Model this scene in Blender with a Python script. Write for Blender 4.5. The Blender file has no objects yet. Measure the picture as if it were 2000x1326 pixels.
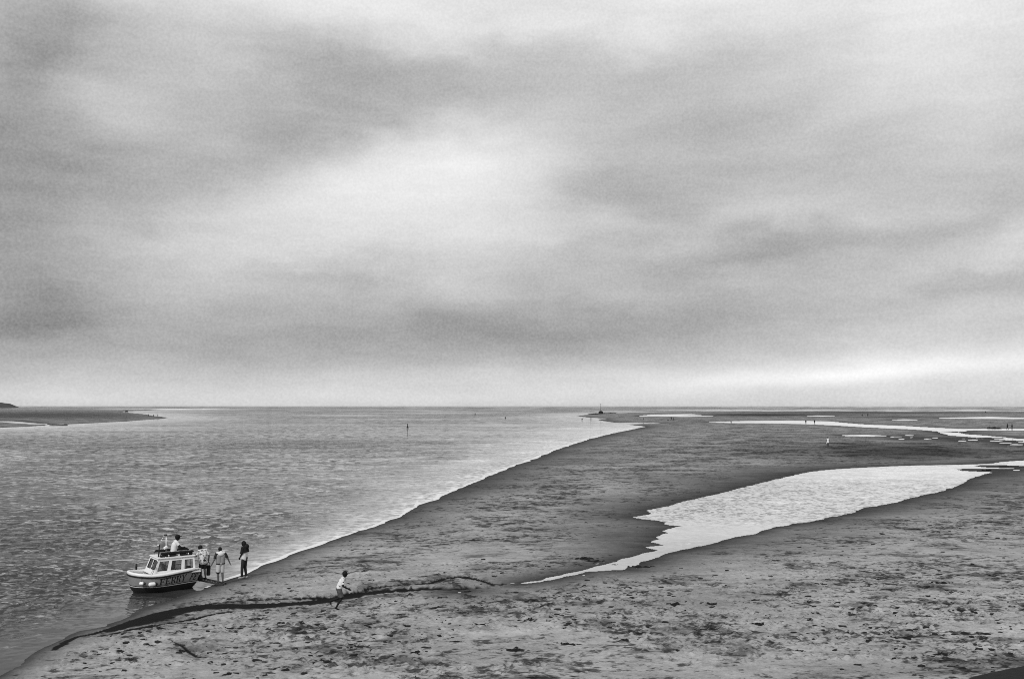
import bpy, bmesh, math, random
import numpy as np
from mathutils import Vector, Matrix, Euler

scene = bpy.context.scene
R = math.radians
random.seed(7)
rng = np.random.default_rng(7)

# ------------------------------------------------------------------ camera
CAM_H = 8.0
LENS = 35.0
F = 2000 * LENS / 36.0                      # focal length in photo pixels
PITCH = math.atan((792.5 - 663.0) / F)
cam_d = bpy.data.cameras.new('camera')
cam_d.lens = LENS; cam_d.sensor_width = 36.0
cam_d.clip_start = 0.5; cam_d.clip_end = 90000
cam = bpy.data.objects.new('camera', cam_d)
scene.collection.objects.link(cam)
cam.location = (0, 0, CAM_H)
cam.rotation_euler = (R(90) + PITCH, 0, 0)
scene.camera = cam

# ------------------------------------------------------------------ exposure
scene.view_settings.view_transform = 'Standard'
scene.view_settings.look = 'None'
scene.view_settings.exposure = 0.5
scene.view_settings.gamma = 1.0
scene.view_settings.use_curve_mapping = False
scene.cycles.max_bounces = 5; scene.cycles.diffuse_bounces = 2; scene.cycles.glossy_bounces = 3; scene.cycles.transparent_max_bounces = 8
scene.cycles.use_denoising = False; scene.cycles.filter_width = 1.0
scene.cycles.caustics_reflective = False; scene.cycles.caustics_refractive = False

# ------------------------------------------------------------------ sun
SUN_EL, SUN_AZ = R(40), R(205)               # azimuth from +Y towards +X
sd = bpy.data.lights.new('sun', 'SUN')
sd.energy = 1.5; sd.angle = R(14); sd.color = (1, 1, 1)
so = bpy.data.objects.new('sun', sd); scene.collection.objects.link(so)
so.rotation_euler = Vector((-math.sin(SUN_AZ)*math.cos(SUN_EL), -math.cos(SUN_AZ)*math.cos(SUN_EL), -math.sin(SUN_EL))).to_track_quat('-Z', 'Y').to_euler()

# ------------------------------------------------------------------ pixel helpers
def ray(px, py):
    dx = (px - 1000.0) / F; dy = (663.0 - py) / F
    return np.array([dx, math.cos(PITCH) - dy*math.sin(PITCH), math.sin(PITCH) + dy*math.cos(PITCH)])
def gp(px, py, z=0.0):
    r = ray(px, py); t = (z - CAM_H) / r[2]
    return (r[0]*t, r[1]*t)

# ------------------------------------------------------------------ node helpers
class NT:
    def __init__(s, tree): s.t = tree; s.n = tree.nodes; s.l = tree.links
    def new(s, typ, **kw):
        n = s.n.new(typ)
        for k, v in kw.items(): setattr(n, k, v)
        return n
    def put(s, sock, v):
        if hasattr(v, 'links') or isinstance(v, bpy.types.NodeSocket): s.l.new(v, sock)
        else: sock.default_value = v
    def math(s, op, a, b=None, c=None, clamp=False):
        n = s.new('ShaderNodeMath', operation=op); n.use_clamp = clamp
        s.put(n.inputs[0], a)
        if b is not None: s.put(n.inputs[1], b)
        if c is not None: s.put(n.inputs[2], c)
        return n.outputs[0]
    def noise(s, vec, scale, detail=3, rough=0.55, dist=0.0):
        n = s.new('ShaderNodeTexNoise'); s.put(n.inputs['Vector'], vec)
        n.inputs['Scale'].default_value = scale; n.inputs['Detail'].default_value = detail
        n.inputs['Roughness'].default_value = rough; n.inputs['Distortion'].default_value = dist
        return n.outputs[0]
    def scale(s, vec, xyz):
        n = s.new('ShaderNodeVectorMath', operation='MULTIPLY'); s.put(n.inputs[0], vec); n.inputs[1].default_value = xyz
        return n.outputs[0]
    def rng(s, v, a, b, c, d):
        n = s.new('ShaderNodeMapRange'); n.interpolation_type = 'SMOOTHSTEP'
        s.put(n.inputs[0], v)
        for i, q in enumerate((a, b, c, d)): s.put(n.inputs[i+1], q)
        return n.outputs[0]
    def mix(s, f, a, b):
        n = s.new('ShaderNodeMix', data_type='FLOAT'); s.put(n.inputs[0], f); s.put(n.inputs[2], a); s.put(n.inputs[3], b)
        return n.outputs[0]

# ------------------------------------------------------------------ world: overcast sky
world = bpy.data.worlds.new('World'); scene.world = world; world.use_nodes = True
W = NT(world.node_tree); W.n.clear()
wout = W.new('ShaderNodeOutputWorld'); bg = W.new('ShaderNodeBackground')
W.l.new(bg.outputs[0], wout.inputs[0])
skyt = W.new('ShaderNodeTexSky'); skyt.sky_type = 'NISHITA'; skyt.sun_disc = False
skyt.sun_elevation = SUN_EL; skyt.sun_rotation = SUN_AZ
bw = W.new('ShaderNodeRGBToBW'); W.l.new(skyt.outputs[0], bw.inputs[0])
tc = W.new('ShaderNodeTexCoord'); dirv = tc.outputs['Generated']
sep = W.new('ShaderNodeSeparateXYZ'); W.l.new(dirv, sep.inputs[0])
az0 = W.math('ARCTAN2', sep.outputs[0], sep.outputs[1])
el0 = W.math('ARCSINE', sep.outputs[2])
# billow: warp the direction a little so that cloud edges are ragged
n1 = W.noise(W.scale(dirv, (1, 1, 2.0)), 5.0, 5, 0.55)
n2 = W.noise(W.scale(dirv, (1.3, 1, 2.2)), 7.0, 5, 0.55)
az = W.math('ADD', az0, W.math('MULTIPLY', W.math('SUBTRACT', n1, 0.5), 0.20))
el = W.math('ADD', el0, W.math('MULTIPLY', W.math('MULTIPLY', W.math('SUBTRACT', n2, 0.5), 0.09), W.rng(el0, 0.0, 0.16, 0.08, 1)))
def azel(px, py):
    r = ray(px, py); r = r / np.linalg.norm(r)
    return math.atan2(r[0], r[1]), math.asin(r[2])
def blob(acc, px, py, sx, sy, amp, tilt=0.0):
    a, e = azel(px, py); ca, sa = math.cos(tilt), math.sin(tilt)
    da = W.math('SUBTRACT', az, a); de = W.math('SUBTRACT', el, e)
    u = W.math('ADD', W.math('MULTIPLY', da, ca*F/sx), W.math('MULTIPLY', de, sa*F/sx))
    v = W.math('ADD', W.math('MULTIPLY', da, -sa*F/sy), W.math('MULTIPLY', de, ca*F/sy))
    q = W.math('ADD', W.math('MULTIPLY', u, u), W.math('MULTIPLY', v, v))
    g = W.math('POWER', 2.718, W.math('MULTIPLY', q, -1.0))
    return W.math('MULTIPLY_ADD', g, amp, acc)
v = 0.515                                        # mean grey of the deck of cloud
CLOUDS = [  # centre (photo px), spread, brightness, tilt
    (900, 310, 310, 125, .29, .10), (560, 400, 340, 90, .12, .18), (760, 480, 440, 65, .11, .05),
    (1000, 10, 900, 85, .30, 0), (1900, 60, 280, 170, .22, 0), (190, 190, 160, 65, .13, -.2),
    (820, 150, 330, 85, -.15, .12), (540, 270, 210, 75, -.15, .35), (1250, 385, 210, 65, -.14, -.30),
    (20, 90, 100, 130, -.20, 0), (40, 400, 230, 180, -.21, .2), (1480, 485, 420, 42, -.13, .08),
    (1330, 250, 280, 95, -.06, 0), (600, 548, 130, 20, -.08, -.08), (1480, 420, 280, 28, .07, .03),
    (900, 650, 800, 60, -.20, .02), (40, 610, 170, 45, -.17, 0), (1300, 590, 460, 40, -.05, .04),
    (300, 620, 280, 45, .04, .03), (1960, 490, 280, 40, .12, .28), (1750, 640, 420, 60, .10, .14),
    (1900, 560, 320, 30, -.10, .12), (1850, 700, 420, 26, .17, .08), (1100, 735, 620, 28, .11, .02), (1900, 740, 460, 26, .12, .0),
    (1000, 778, 1800, 22, .14, 0), (1800, 722, 520, 16, .17, .05), (0, 700, 350, 60, -.05, 0), (300, 740, 420, 30, .06, 0),
]
for c in CLOUDS: v = blob(v, *c)
n3 = W.noise(W.scale(dirv, (1, 1, 3.2)), 4.0, 6, 0.55, 0.3)
v = W.math('ADD', v, W.math('MULTIPLY', W.math('SUBTRACT', n3, 0.5), 0.26))
n4 = W.noise(W.scale(dirv, (1, 1, 5.5)), 9.0, 6, 0.6, 0.4)
v = W.math('ADD', v, W.math('MULTIPLY', W.math('SUBTRACT', n4, 0.5), 0.17))
v = W.math('ADD', v, W.math('MULTIPLY', W.math('SUBTRACT', W.noise(dirv, 420.0, 1, 0.5), 0.5), 0.15))
v = W.math('MAXIMUM', v, 0.16)
v = W.math('ADD', v, W.math('MULTIPLY', bw.outputs[0], 0.006))
v = W.mix(W.rng(el0, -0.06, -0.005, 0, 1), 0.15, v)
comb = W.new('ShaderNodeCombineColor')
for i in range(3): W.l.new(v, comb.inputs[i])
W.l.new(comb.outputs[0], bg.inputs[0]); bg.inputs[1].default_value = 0.70

# ------------------------------------------------------------------ materials
def pmat(name, col, rough=0.7, spec=0.3, noise=0.0, nscale=8.0, bump=0.0, metallic=0.0):
    m = bpy.data.materials.new(name); m.use_nodes = True
    T = NT(m.node_tree); b = T.n['Principled BSDF']
    b.inputs['Roughness'].default_value = rough; b.inputs['Specular IOR Level'].default_value = spec
    b.inputs['Metallic'].default_value = metallic
    t = T.new('ShaderNodeTexCoord')
    nz = T.noise(t.outputs['Object'], nscale, 4, 0.6)
    f = T.math('ADD', col, T.math('MULTIPLY', T.math('SUBTRACT', nz, 0.5), noise*2))
    f = T.math('MAXIMUM', f, 0.004)
    cc = T.new('ShaderNodeCombineColor')
    for i in range(3): T.l.new(f, cc.inputs[i])
    T.l.new(cc.outputs[0], b.inputs['Base Color'])
    if bump:
        bp = T.new('ShaderNodeBump'); bp.inputs['Strength'].default_value = bump; bp.inputs['Distance'].default_value = 0.02
        T.l.new(nz, bp.inputs['Height']); T.l.new(bp.outputs[0], b.inputs['Normal'])
    return m
M = {}
M['white'] = pmat('white_paint', .82, .35, .5, .05, 5)
M['hullgrey'] = pmat('pale_hull_paint', .27, .4, .4, .05, 4)
M['black'] = pmat('black_rubber', .012, .6, .3, .006, 12)
M['darkpaint'] = pmat('dark_antifouling', .02, .6, .3, .01, 8)
M['dark'] = pmat('dark_fabric', .02, .9, .1, .012, 25, .4)
M['letter'] = pmat('black_lettering', .014, .5, .3, .004, 10)
M['interior'] = pmat('boat_interior', .06, .8, .2, .03, 6)
M['metal'] = pmat('weathered_metal', .3, .4, .5, .08, 20, 0, .6)
M['wood'] = pmat('wet_wood', .035, .7, .3, .02, 20, .3)
M['skin'] = pmat('skin', .10, .6, .3, .015, 30)
M['skindark'] = pmat('dark_skin', .014, .7, .15, .01, 30)
M['hair'] = pmat('black_hair', .009, .7, .2, .004, 40, .5)
M['tee'] = pmat('white_cotton', .72, .9, .1, .05, 12, .3)
M['greycloth'] = pmat('grey_fleece', .27, .95, .1, .04, 20, .4)
M['palecloth'] = pmat('pale_cotton', .58, .9, .1, .12, 14, .3)
M['hood'] = pmat('cream_fleece', .68, .95, .1, .05, 20, .4)
M['shorts'] = pmat('mid_grey_cotton', .09, .9, .1, .07, 14, .3)
M['legging'] = pmat('charcoal_denim', .035, .9, .1, .012, 25, .3)
M['shoe'] = pmat('pale_shoe', .42, .7, .3, .1, 20)
M['rock'] = pmat('dark_weedy_rock', .018, .9, .15, .012, 1.2, .6)
M['weed'] = pmat('dark_wrack', .016, .85, .2, .01, 30, .4)
M['hill'] = pmat('distant_heath', .07, .95, .05, .03, .02)
M['foam'] = pmat('foam', .78, .9, .1, .08, 2.0, .3)
M['slip'] = pmat('dark_tarred_slip', .016, .85, .2, .01, 6, .5)
def print_mat(name, light, dark, scale, cut):
    m = pmat(name, light, .9, .1); T = NT(m.node_tree); b = T.n['Principled BSDF']
    t = T.new('ShaderNodeTexCoord'); nz = T.noise(t.outputs['Object'], scale, 2, .5)
    f = T.mix(T.rng(nz, cut-.03, cut+.03, 0, 1), light, dark)
    cc = T.new('ShaderNodeCombineColor')
    for i in range(3): T.l.new(f, cc.inputs[i])
    T.l.new(cc.outputs[0], b.inputs['Base Color']); return m
M['printshirt'] = print_mat('floral_print_cotton', .68, .16, 11, .56)
M['printtee'] = print_mat('white_cotton_with_dark_print', .72, .05, 7, .63)
gm = bpy.data.materials.new('window_glass'); gm.use_nodes = True
T = NT(gm.node_tree); T.n.clear()
o_ = T.new('ShaderNodeOutputMaterial'); tr = T.new('ShaderNodeBsdfTransparent'); tr.inputs[0].default_value = (.86, .86, .86, 1)
gl = T.new('ShaderNodeBsdfGlossy'); gl.inputs['Roughness'].default_value = .03
fr = T.new('ShaderNodeFresnel'); fr.inputs[0].default_value = 1.5
mx = T.new('ShaderNodeMixShader'); T.l.new(fr.outputs[0], mx.inputs[0]); T.l.new(tr.outputs[0], mx.inputs[1]); T.l.new(gl.outputs[0], mx.inputs[2])
T.l.new(mx.outputs[0], o_.inputs[0]); M['glass'] = gm

def grey(T, f):
    cc = T.new('ShaderNodeCombineColor')
    for i in range(3): T.put(cc.inputs[i], f)
    return cc.outputs[0]

# sand
sm = bpy.data.materials.new('tidal_sand'); sm.use_nodes = True
T = NT(sm.node_tree); b = T.n['Principled BSDF']; M['sand'] = sm
geo = T.new('ShaderNodeNewGeometry'); P = geo.outputs['Position']
def attr(T, n):
    a = T.new('ShaderNodeAttribute'); a.attribute_name = n; return a.outputs['Fac']
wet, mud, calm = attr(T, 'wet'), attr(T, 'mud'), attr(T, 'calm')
base = T.math('ADD', .345, T.math('MULTIPLY', T.math('SUBTRACT', T.noise(P, .09, 4, .6), .5), .22))
base = T.math('ADD', base, T.math('MULTIPLY', T.math('SUBTRACT', T.noise(P, 2.2, 5, .75), .5), .34))
base = T.math('ADD', base, T.math('MULTIPLY', T.math('SUBTRACT', T.noise(P, 14., 3, .7), .5), .28))
base = T.math('ADD', base, T.math('MULTIPLY', T.math('SUBTRACT', T.noise(T.scale(P, (.6, 1, 1)), .45, 5, .75, .5), .5), .46))
# dark damp scraps and weed stains with shapes of their own
dens = T.noise(P, .16, 3, .6)
cut = T.rng(dens, .36, .62, .575, .485)
cut = T.math('ADD', cut, T.math('MULTIPLY', calm, .16))
st1 = T.noise(T.scale(P, (.8, 1, 1)), 1.9, 4, .65, .3)
stain = T.rng(st1, cut, T.math('ADD', cut, .12), 0, 1)
st2 = T.noise(T.scale(P, (.7, 1, 1)), 5.0, 3, .6)
cut2 = T.math('ADD', cut, .02)
st3 = T.noise(T.scale(P, (.6, 1, 1)), .6, 5, .7, .4)
stain3 = T.rng(st3, T.math('ADD', cut, -.02), T.math('ADD', cut, .13), 0, 1)
base = T.math('MULTIPLY', base, T.math('SUBTRACT', 1, T.math('MULTIPLY', stain3, .6)))
st4 = T.noise(T.scale(P, (1.0, .8, 1)), 1.5, 3, .72, .2)
spy = T.new('ShaderNodeSeparateXYZ'); T.l.new(P, spy.inputs[0])
cut4 = T.math('ADD', cut, T.rng(spy.outputs[1], 45, 75, .10, -.035))
stain4 = T.rng(st4, cut4, T.math('ADD', cut4, .08), 0, 1)
base = T.math('MULTIPLY', base, T.math('SUBTRACT', 1, T.math('MULTIPLY', stain4, .66)))
stain2 = T.rng(st2, cut2, T.math('ADD', cut2, .12), 0, 1)
base = T.math('MULTIPLY', base, T.math('SUBTRACT', 1, T.math('MULTIPLY', stain, .80)))
base = T.math('MULTIPLY', base, T.math('SUBTRACT', 1, T.math('MULTIPLY', stain2, .66)))
base = T.math('MULTIPLY', base, T.math('SUBTRACT', 1, T.math('MULTIPLY', wet, .92)))
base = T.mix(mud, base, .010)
base = T.math('MAXIMUM', base, .010)
T.l.new(grey(T, base), b.inputs['Base Color'])
b.inputs['Roughness'].default_value = .95; b.inputs['Specular IOR Level'].default_value = .08
bp = T.new('ShaderNodeBump'); bp.inputs['Strength'].default_value = .7; bp.inputs['Distance'].default_value = .05
T.l.new(T.math('ADD', T.noise(P, 5., 5, .65), T.math('MULTIPLY', stain, -.5)), bp.inputs['Height']); T.l.new(bp.outputs[0], b.inputs['Normal'])

# sea and pools
DASH = .34
def water_mat(name, deep, ior, amp, gloss_min, octaves, tint=1.0, bias=.5, pool=False):
    m = bpy.data.materials.new(name); m.use_nodes = True
    T = NT(m.node_tree); T.n.clear()
    out = T.new('ShaderNodeOutputMaterial')
    g = T.new('ShaderNodeNewGeometry'); P = g.outputs['Position']
    rip = attr(T, 'ripple')
    acc = None
    for sc, ax, cx, cy in octaves:                 # scale, stretch along the crests, slope across and along the view
        n = T.new('ShaderNodeTexNoise'); T.l.new(T.scale(P, (ax, 1, 1)), n.inputs['Vector'])
        n.inputs['Scale'].default_value = sc; n.inputs['Detail'].default_value = 2.0; n.inputs['Roughness'].default_value = .6
        sub = T.new('ShaderNodeVectorMath', operation='SUBTRACT'); T.l.new(n.outputs['Color'], sub.inputs[0]); sub.inputs[1].default_value = (.5, bias, .5)
        mul = T.scale(sub.outputs[0], (cx*amp, cy*amp, 0))
        if acc is None: acc = mul
        else:
            ad = T.new('ShaderNodeVectorMath', operation='ADD'); T.l.new(acc, ad.inputs[0]); T.l.new(mul, ad.inputs[1]); acc = ad.outputs[0]
    if not pool:
        spz = T.new('ShaderNodeSeparateXYZ'); T.l.new(P, spz.inputs[0]); py_ = spz.outputs[1]
        tot = None
        for sc_, a0, a1, b0, b1 in ((3.6, 10, 12, 50, 75), (2.0, 30, 55, 100, 150), (1.05, 60, 110, 200, 300), (.55, 130, 210, 400, 650), (.24, 280, 500, 1000, 1800), (.09, 700, 1500, 6000, 9000)):
            w_ = T.math('MULTIPLY', T.rng(py_, a0, a1, 0, 1), T.rng(py_, b0, b1, 1, 0))
            nz = T.noise(T.scale(P, (.72, .9, 1)), sc_, 2.5, .62, .2)
            dsh = T.math('MULTIPLY', T.rng(nz, .47, .58, -.45, 1.15), w_)
            tot = dsh if tot is None else T.math('ADD', tot, dsh)
        cv = T.new('ShaderNodeCombineXYZ'); T.l.new(T.math('MULTIPLY', tot, -DASH), cv.inputs[1])
        ad0 = T.new('ShaderNodeVectorMath', operation='ADD'); T.l.new(acc, ad0.inputs[0]); T.l.new(cv.outputs[0], ad0.inputs[1]); acc = ad0.outputs[0]
    sc = T.new('ShaderNodeVectorMath', operation='SCALE'); T.l.new(acc, sc.inputs[0]); T.l.new(rip, sc.inputs['Scale'])
    ad = T.new('ShaderNodeVectorMath', operation='ADD'); T.l.new(sc.outputs[0], ad.inputs[0]); T.l.new(g.outputs['Normal'], ad.inputs[1])
    nm = T.new('ShaderNodeVectorMath', operation='NORMALIZE'); T.l.new(ad.outputs[0], nm.inputs[0]); NRM = nm.outputs[0]
    df = T.new('ShaderNodeBsdfDiffuse')
    gl = T.new('ShaderNodeBsdfGlossy'); gl.inputs['Roughness'].default_value = .05; gl.inputs[0].default_value = (tint, tint, tint, 1)
    fr = T.new('ShaderNodeFresnel'); fr.inputs[0].default_value = ior
    for s_ in (gl.inputs['Normal'], fr.inputs['Normal']): T.l.new(NRM, s_)
    shal = T.math('MULTIPLY', attr(T, 'shallow'), T.rng(T.noise(T.scale(P, (1, .8, 1)), 1.3, 3, .65), .36, .62, .45, 1.25), clamp=True)                      # bright sky sheen painted into the shallows' colour, along with silt and foam
    sepn = T.new('ShaderNodeSeparateXYZ'); T.l.new(acc, sepn.inputs[0])
    if pool:
        sp = T.new('ShaderNodeSeparateXYZ'); T.l.new(P, sp.inputs[0])
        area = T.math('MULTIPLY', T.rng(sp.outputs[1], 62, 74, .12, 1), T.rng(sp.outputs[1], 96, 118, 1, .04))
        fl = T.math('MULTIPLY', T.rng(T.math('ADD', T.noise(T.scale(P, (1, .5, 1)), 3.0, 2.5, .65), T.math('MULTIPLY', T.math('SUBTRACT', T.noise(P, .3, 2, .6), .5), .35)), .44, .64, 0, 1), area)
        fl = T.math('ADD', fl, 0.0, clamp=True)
        T.l.new(grey(T, T.mix(fl, T.rng(sp.outputs[1], 50, 66, .55, .86), .13)), df.inputs[0])  # white sky reflection and darker ripple flecks painted into the pool's diffuse colour
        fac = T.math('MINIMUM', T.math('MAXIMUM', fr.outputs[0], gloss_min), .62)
    else:
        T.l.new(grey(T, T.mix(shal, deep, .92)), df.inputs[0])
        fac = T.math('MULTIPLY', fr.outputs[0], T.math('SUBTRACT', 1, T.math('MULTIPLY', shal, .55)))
    mx = T.new('ShaderNodeMixShader'); T.l.new(fac, mx.inputs[0]); T.l.new(df.outputs[0], mx.inputs[1]); T.l.new(gl.outputs[0], mx.inputs[2])
    T.l.new(mx.outputs[0], out.inputs[0]); return m
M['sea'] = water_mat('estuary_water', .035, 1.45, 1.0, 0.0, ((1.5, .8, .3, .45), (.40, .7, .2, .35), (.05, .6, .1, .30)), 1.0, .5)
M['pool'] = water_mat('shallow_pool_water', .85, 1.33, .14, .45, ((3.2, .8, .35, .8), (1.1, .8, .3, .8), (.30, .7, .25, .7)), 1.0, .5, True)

# ------------------------------------------------------------------ object helpers
COL = scene.collection
def link(o, parent=None):
    COL.objects.link(o)
    if parent is not None: o.parent = parent
    return o
def tag(o, label=None, cat=None, group=None, kind=None):
    if label: o['label'] = label
    if cat: o['category'] = cat
    if group: o['group'] = group
    if kind: o['kind'] = kind
    return o
def empty(name, loc, rz=0.0, scale=1.0):
    o = bpy.data.objects.new(name, None); o.location = loc; o.rotation_euler = (0, 0, rz); o.scale = (scale,)*3
    o.empty_display_size = .2
    return link(o)
def mesh_obj(name, verts, faces, mat, parent=None, smooth=False):
    me = bpy.data.meshes.new(name); me.from_pydata([tuple(map(float, v)) for v in verts], [], faces); me.update()
    if mat: me.materials.append(mat)
    if smooth: me.polygons.foreach_set('use_smooth', [True]*len(me.polygons))
    return link(bpy.data.objects.new(name, me), parent)
def bm_obj(name, bm, mat, parent=None, smooth=False):
    bmesh.ops.recalc_face_normals(bm, faces=bm.faces[:])
    me = bpy.data.meshes.new(name); bm.to_mesh(me); bm.free()
    if mat: me.materials.append(mat)
    if smooth: me.polygons.foreach_set('use_smooth', [True]*len(me.polygons))
    return link(bpy.data.objects.new(name, me), parent)
def add_box(bm, c, s, rot=None, bevel=0.0):
    r = bmesh.ops.create_cube(bm, size=1.0)
    vs = r['verts']
    for v_ in vs:
        p = Vector((v_.co.x*s[0], v_.co.y*s[1], v_.co.z*s[2]))
        if rot is not None: p = rot @ p
        v_.co = p + Vector(c)
    if bevel:
        es = list({e for v_ in vs for e in v_.link_edges})
        bmesh.ops.bevel(bm, geom=es, offset=bevel, segments=2, affect='EDGES', profile=.6)
def add_tube(bm, pts, radii, seg=10, caps=True):
    pts = [Vector(p) for p in pts]
    if not isinstance(radii, (list, tuple)): radii = [radii]*len(pts)
    rings = []
    for i, p in enumerate(pts):
        a = pts[max(i-1, 0)]; c = pts[min(i+1, len(pts)-1)]
        d = (c - a).normalized() if (c-a).length > 1e-9 else Vector((0, 0, 1))
        u = d.cross(Vector((0.13, .21, .97))).normalized() if abs(d.z) < .95 else d.cross(Vector((0, 1, .1))).normalized()
        w = d.cross(u)
        rings.append([bm.verts.new(p + (u*math.cos(2*math.pi*k/seg) + w*math.sin(2*math.pi*k/seg))*radii[i]) for k in range(seg)])
    for i in range(len(rings)-1):
        for k in range(seg):
            bm.faces.new((rings[i][k], rings[i][(k+1) % seg], rings[i+1][(k+1) % seg], rings[i+1][k]))
    if caps:
        bm.faces.new(rings[0][::-1]); bm.faces.new(rings[-1])
def capsule(bm, a, ra, c, rc, seg=12, round_a=True, round_c=True):
    a, c = Vector(a), Vector(c); d = (c-a)
    L = d.length; d = d.normalized() if L > 1e-6 else Vector((0, 0, 1))
    pts, rr = [], []
    if round_a:
        for t in (80, 55, 28): pts.append(a - d*ra*math.sin(R(t))); rr.append(ra*math.cos(R(t)))
    pts += [a, c]; rr += [ra, rc]
    if round_c:
        for t in (28, 55, 80): pts.append(c + d*rc*math.sin(R(t))); rr.append(rc*math.cos(R(t)))
    # straight axis so rings need a common frame
    u = d.cross(Vector((0, 1, 0)) if abs(d.y) < .9 else Vector((1, 0, 0))).normalized(); w = d.cross(u)
    rings = [[bm.verts.new(p + (u*math.cos(2*math.pi*k/seg) + w*math.sin(2*math.pi*k/seg))*r_) for k in range(seg)] for p, r_ in zip(pts, rr)]
    for i in range(len(rings)-1):
        for k in range(seg):
            bm.faces.new((rings[i][k], rings[i][(k+1) % seg], rings[i+1][(k+1) % seg], rings[i+1][k]))
    bm.faces.new(rings[0][::-1]); bm.faces.new(rings[-1])
def ellipsoid(bm, c, r, rot=None, seg=14):
    res = bmesh.ops.create_uvsphere(bm, u_segments=seg, v_segments=max(6, seg//2+2), radius=1.0)
    for v_ in res['verts']:
        p = Vector((v_.co.x*r[0], v_.co.y*r[1], v_.co.z*r[2]))
        if rot is not None: p = rot @ p
        v_.co = p + Vector(c)
def remeshed(name, bm, voxel, mat, parent, smooth_it=4):
    bmesh.ops.recalc_face_normals(bm, faces=bm.faces[:])
    me = bpy.data.meshes.new('tmp'); bm.to_mesh(me); bm.free()
    o = bpy.data.objects.new('tmp', me); COL.objects.link(o)
    m = o.modifiers.new('r', 'REMESH'); m.mode = 'VOXEL'; m.voxel_size = voxel
    s = o.modifiers.new('s', 'SMOOTH'); s.iterations = smooth_it; s.factor = .5
    dg = bpy.context.evaluated_depsgraph_get()
    nm = bpy.data.meshes.new_from_object(o.evaluated_get(dg))
    bpy.data.objects.remove(o); bpy.data.meshes.remove(me)
    nm.name = name; nm.materials.clear(); nm.materials.append(mat)
    nm.polygons.foreach_set('use_smooth', [True]*len(nm.polygons))
    return link(bpy.data.objects.new(name, nm), parent)

# ------------------------------------------------------------------ terrain functions
def h2(ix, iy, seed):
    n = (ix.astype(np.int64)*374761393 + iy.astype(np.int64)*668265263 + seed*974634777) & 0xffffffff
    n = ((n ^ (n >> 13)) * 1274126177) & 0xffffffff
    n = n ^ (n >> 16)
    return (n & 0xffff).astype(np.float64) / 65535.0
def vnoise(X, Y, s, seed=0):
    x = X/s; y = Y/s; ix = np.floor(x); iy = np.floor(y); fx = x-ix; fy = y-iy
    fx = fx*fx*(3-2*fx); fy = fy*fy*(3-2*fy)
    a = h2(ix, iy, seed); b_ = h2(ix+1, iy, seed); c = h2(ix, iy+1, seed); d = h2(ix+1, iy+1, seed)
    return (a*(1-fx)+b_*fx)*(1-fy) + (c*(1-fx)+d*fx)*fy - .5
def sstep(x, a, b_):
    t = np.clip((x-a)/(b_-a), 0, 1); return t*t*(3-2*t)
def poly_sd(X, Y, poly, closed=True):
    """signed distance, positive inside (unsigned when open)"""
    P_ = np.asarray(poly, float); n = len(P_)
    best = np.full(X.shape, 1e18); inside = np.zeros(X.shape, bool)
    for i in range(n if closed else n-1):
        x0, y0 = P_[i]; x1, y1 = P_[(i+1) % n]
        dx, dy = x1-x0, y1-y0; l2 = dx*dx+dy*dy+1e-12
        t = np.clip(((X-x0)*dx+(Y-y0)*dy)/l2, 0, 1)
        d = (X-x0-t*dx)**2 + (Y-y0-t*dy)**2
        np.minimum(best, d, out=best)
        if closed:
            c = (y0 > Y) != (y1 > Y)
            xi = x0 + (Y-y0)/(dy if abs(dy) > 1e-12 else 1e-12)*dx
            inside ^= c & (X < xi)
    best = np.sqrt(best)
    return np.where(inside, best, -best) if closed else best

SHORE = [(-60, 1370), (0, 1322), (40, 1296), (80, 1270), (110, 1250), (150, 1232), (200, 1222), (240, 1207), (270, 1196), (300, 1183),
    (335, 1173), (370, 1160), (400, 1148), (425, 1139), (450, 1130), (475, 1121), (500, 1111), (550, 1090), (600, 1071), (650, 1053), (700, 1036), (760, 1013),
    (810, 991), (850, 976), (900, 953), (950, 933), (1000, 911), (1050, 892), (1100, 873), (1150, 857), (1200, 845), (1240, 837), (1262, 833),
    (1235, 830), (1222, 828.5), (1300, 826.5), (1270, 825.5), (1200, 825), (1178, 822), (1164, 819), (1190, 817.8), (1150, 815.5), (1124, 812), (1145, 810),
    (1180, 807.5), (1230, 805.5), (1320, 804.5), (1500, 804), (1750, 804.5), (2000, 804), (2600, 804)]
main_land = [gp(*p) for p in SHORE] + [(3000, 5), (-22, 5), (-22, 20)]
LBANK = [(-700, 842), (-60, 838), (60, 833), (130, 829), (180, 826.5), (250, 823), (310, 818.5), (331, 815.5), (300, 812), (285, 809), (250, 805.5), (238, 803.5), (300, 801.5), (240, 800.5),
    (100, 800), (-700, 800)]
lbank = [gp(*p) for p in LBANK]
LSPIT = [(245, 802.2), (330, 800.2), (402, 799.3), (330, 799.5), (240, 799.8)]
lspit = [gp(*p) for p in LSPIT]
LANDS = [main_land, lbank, lspit]

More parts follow.
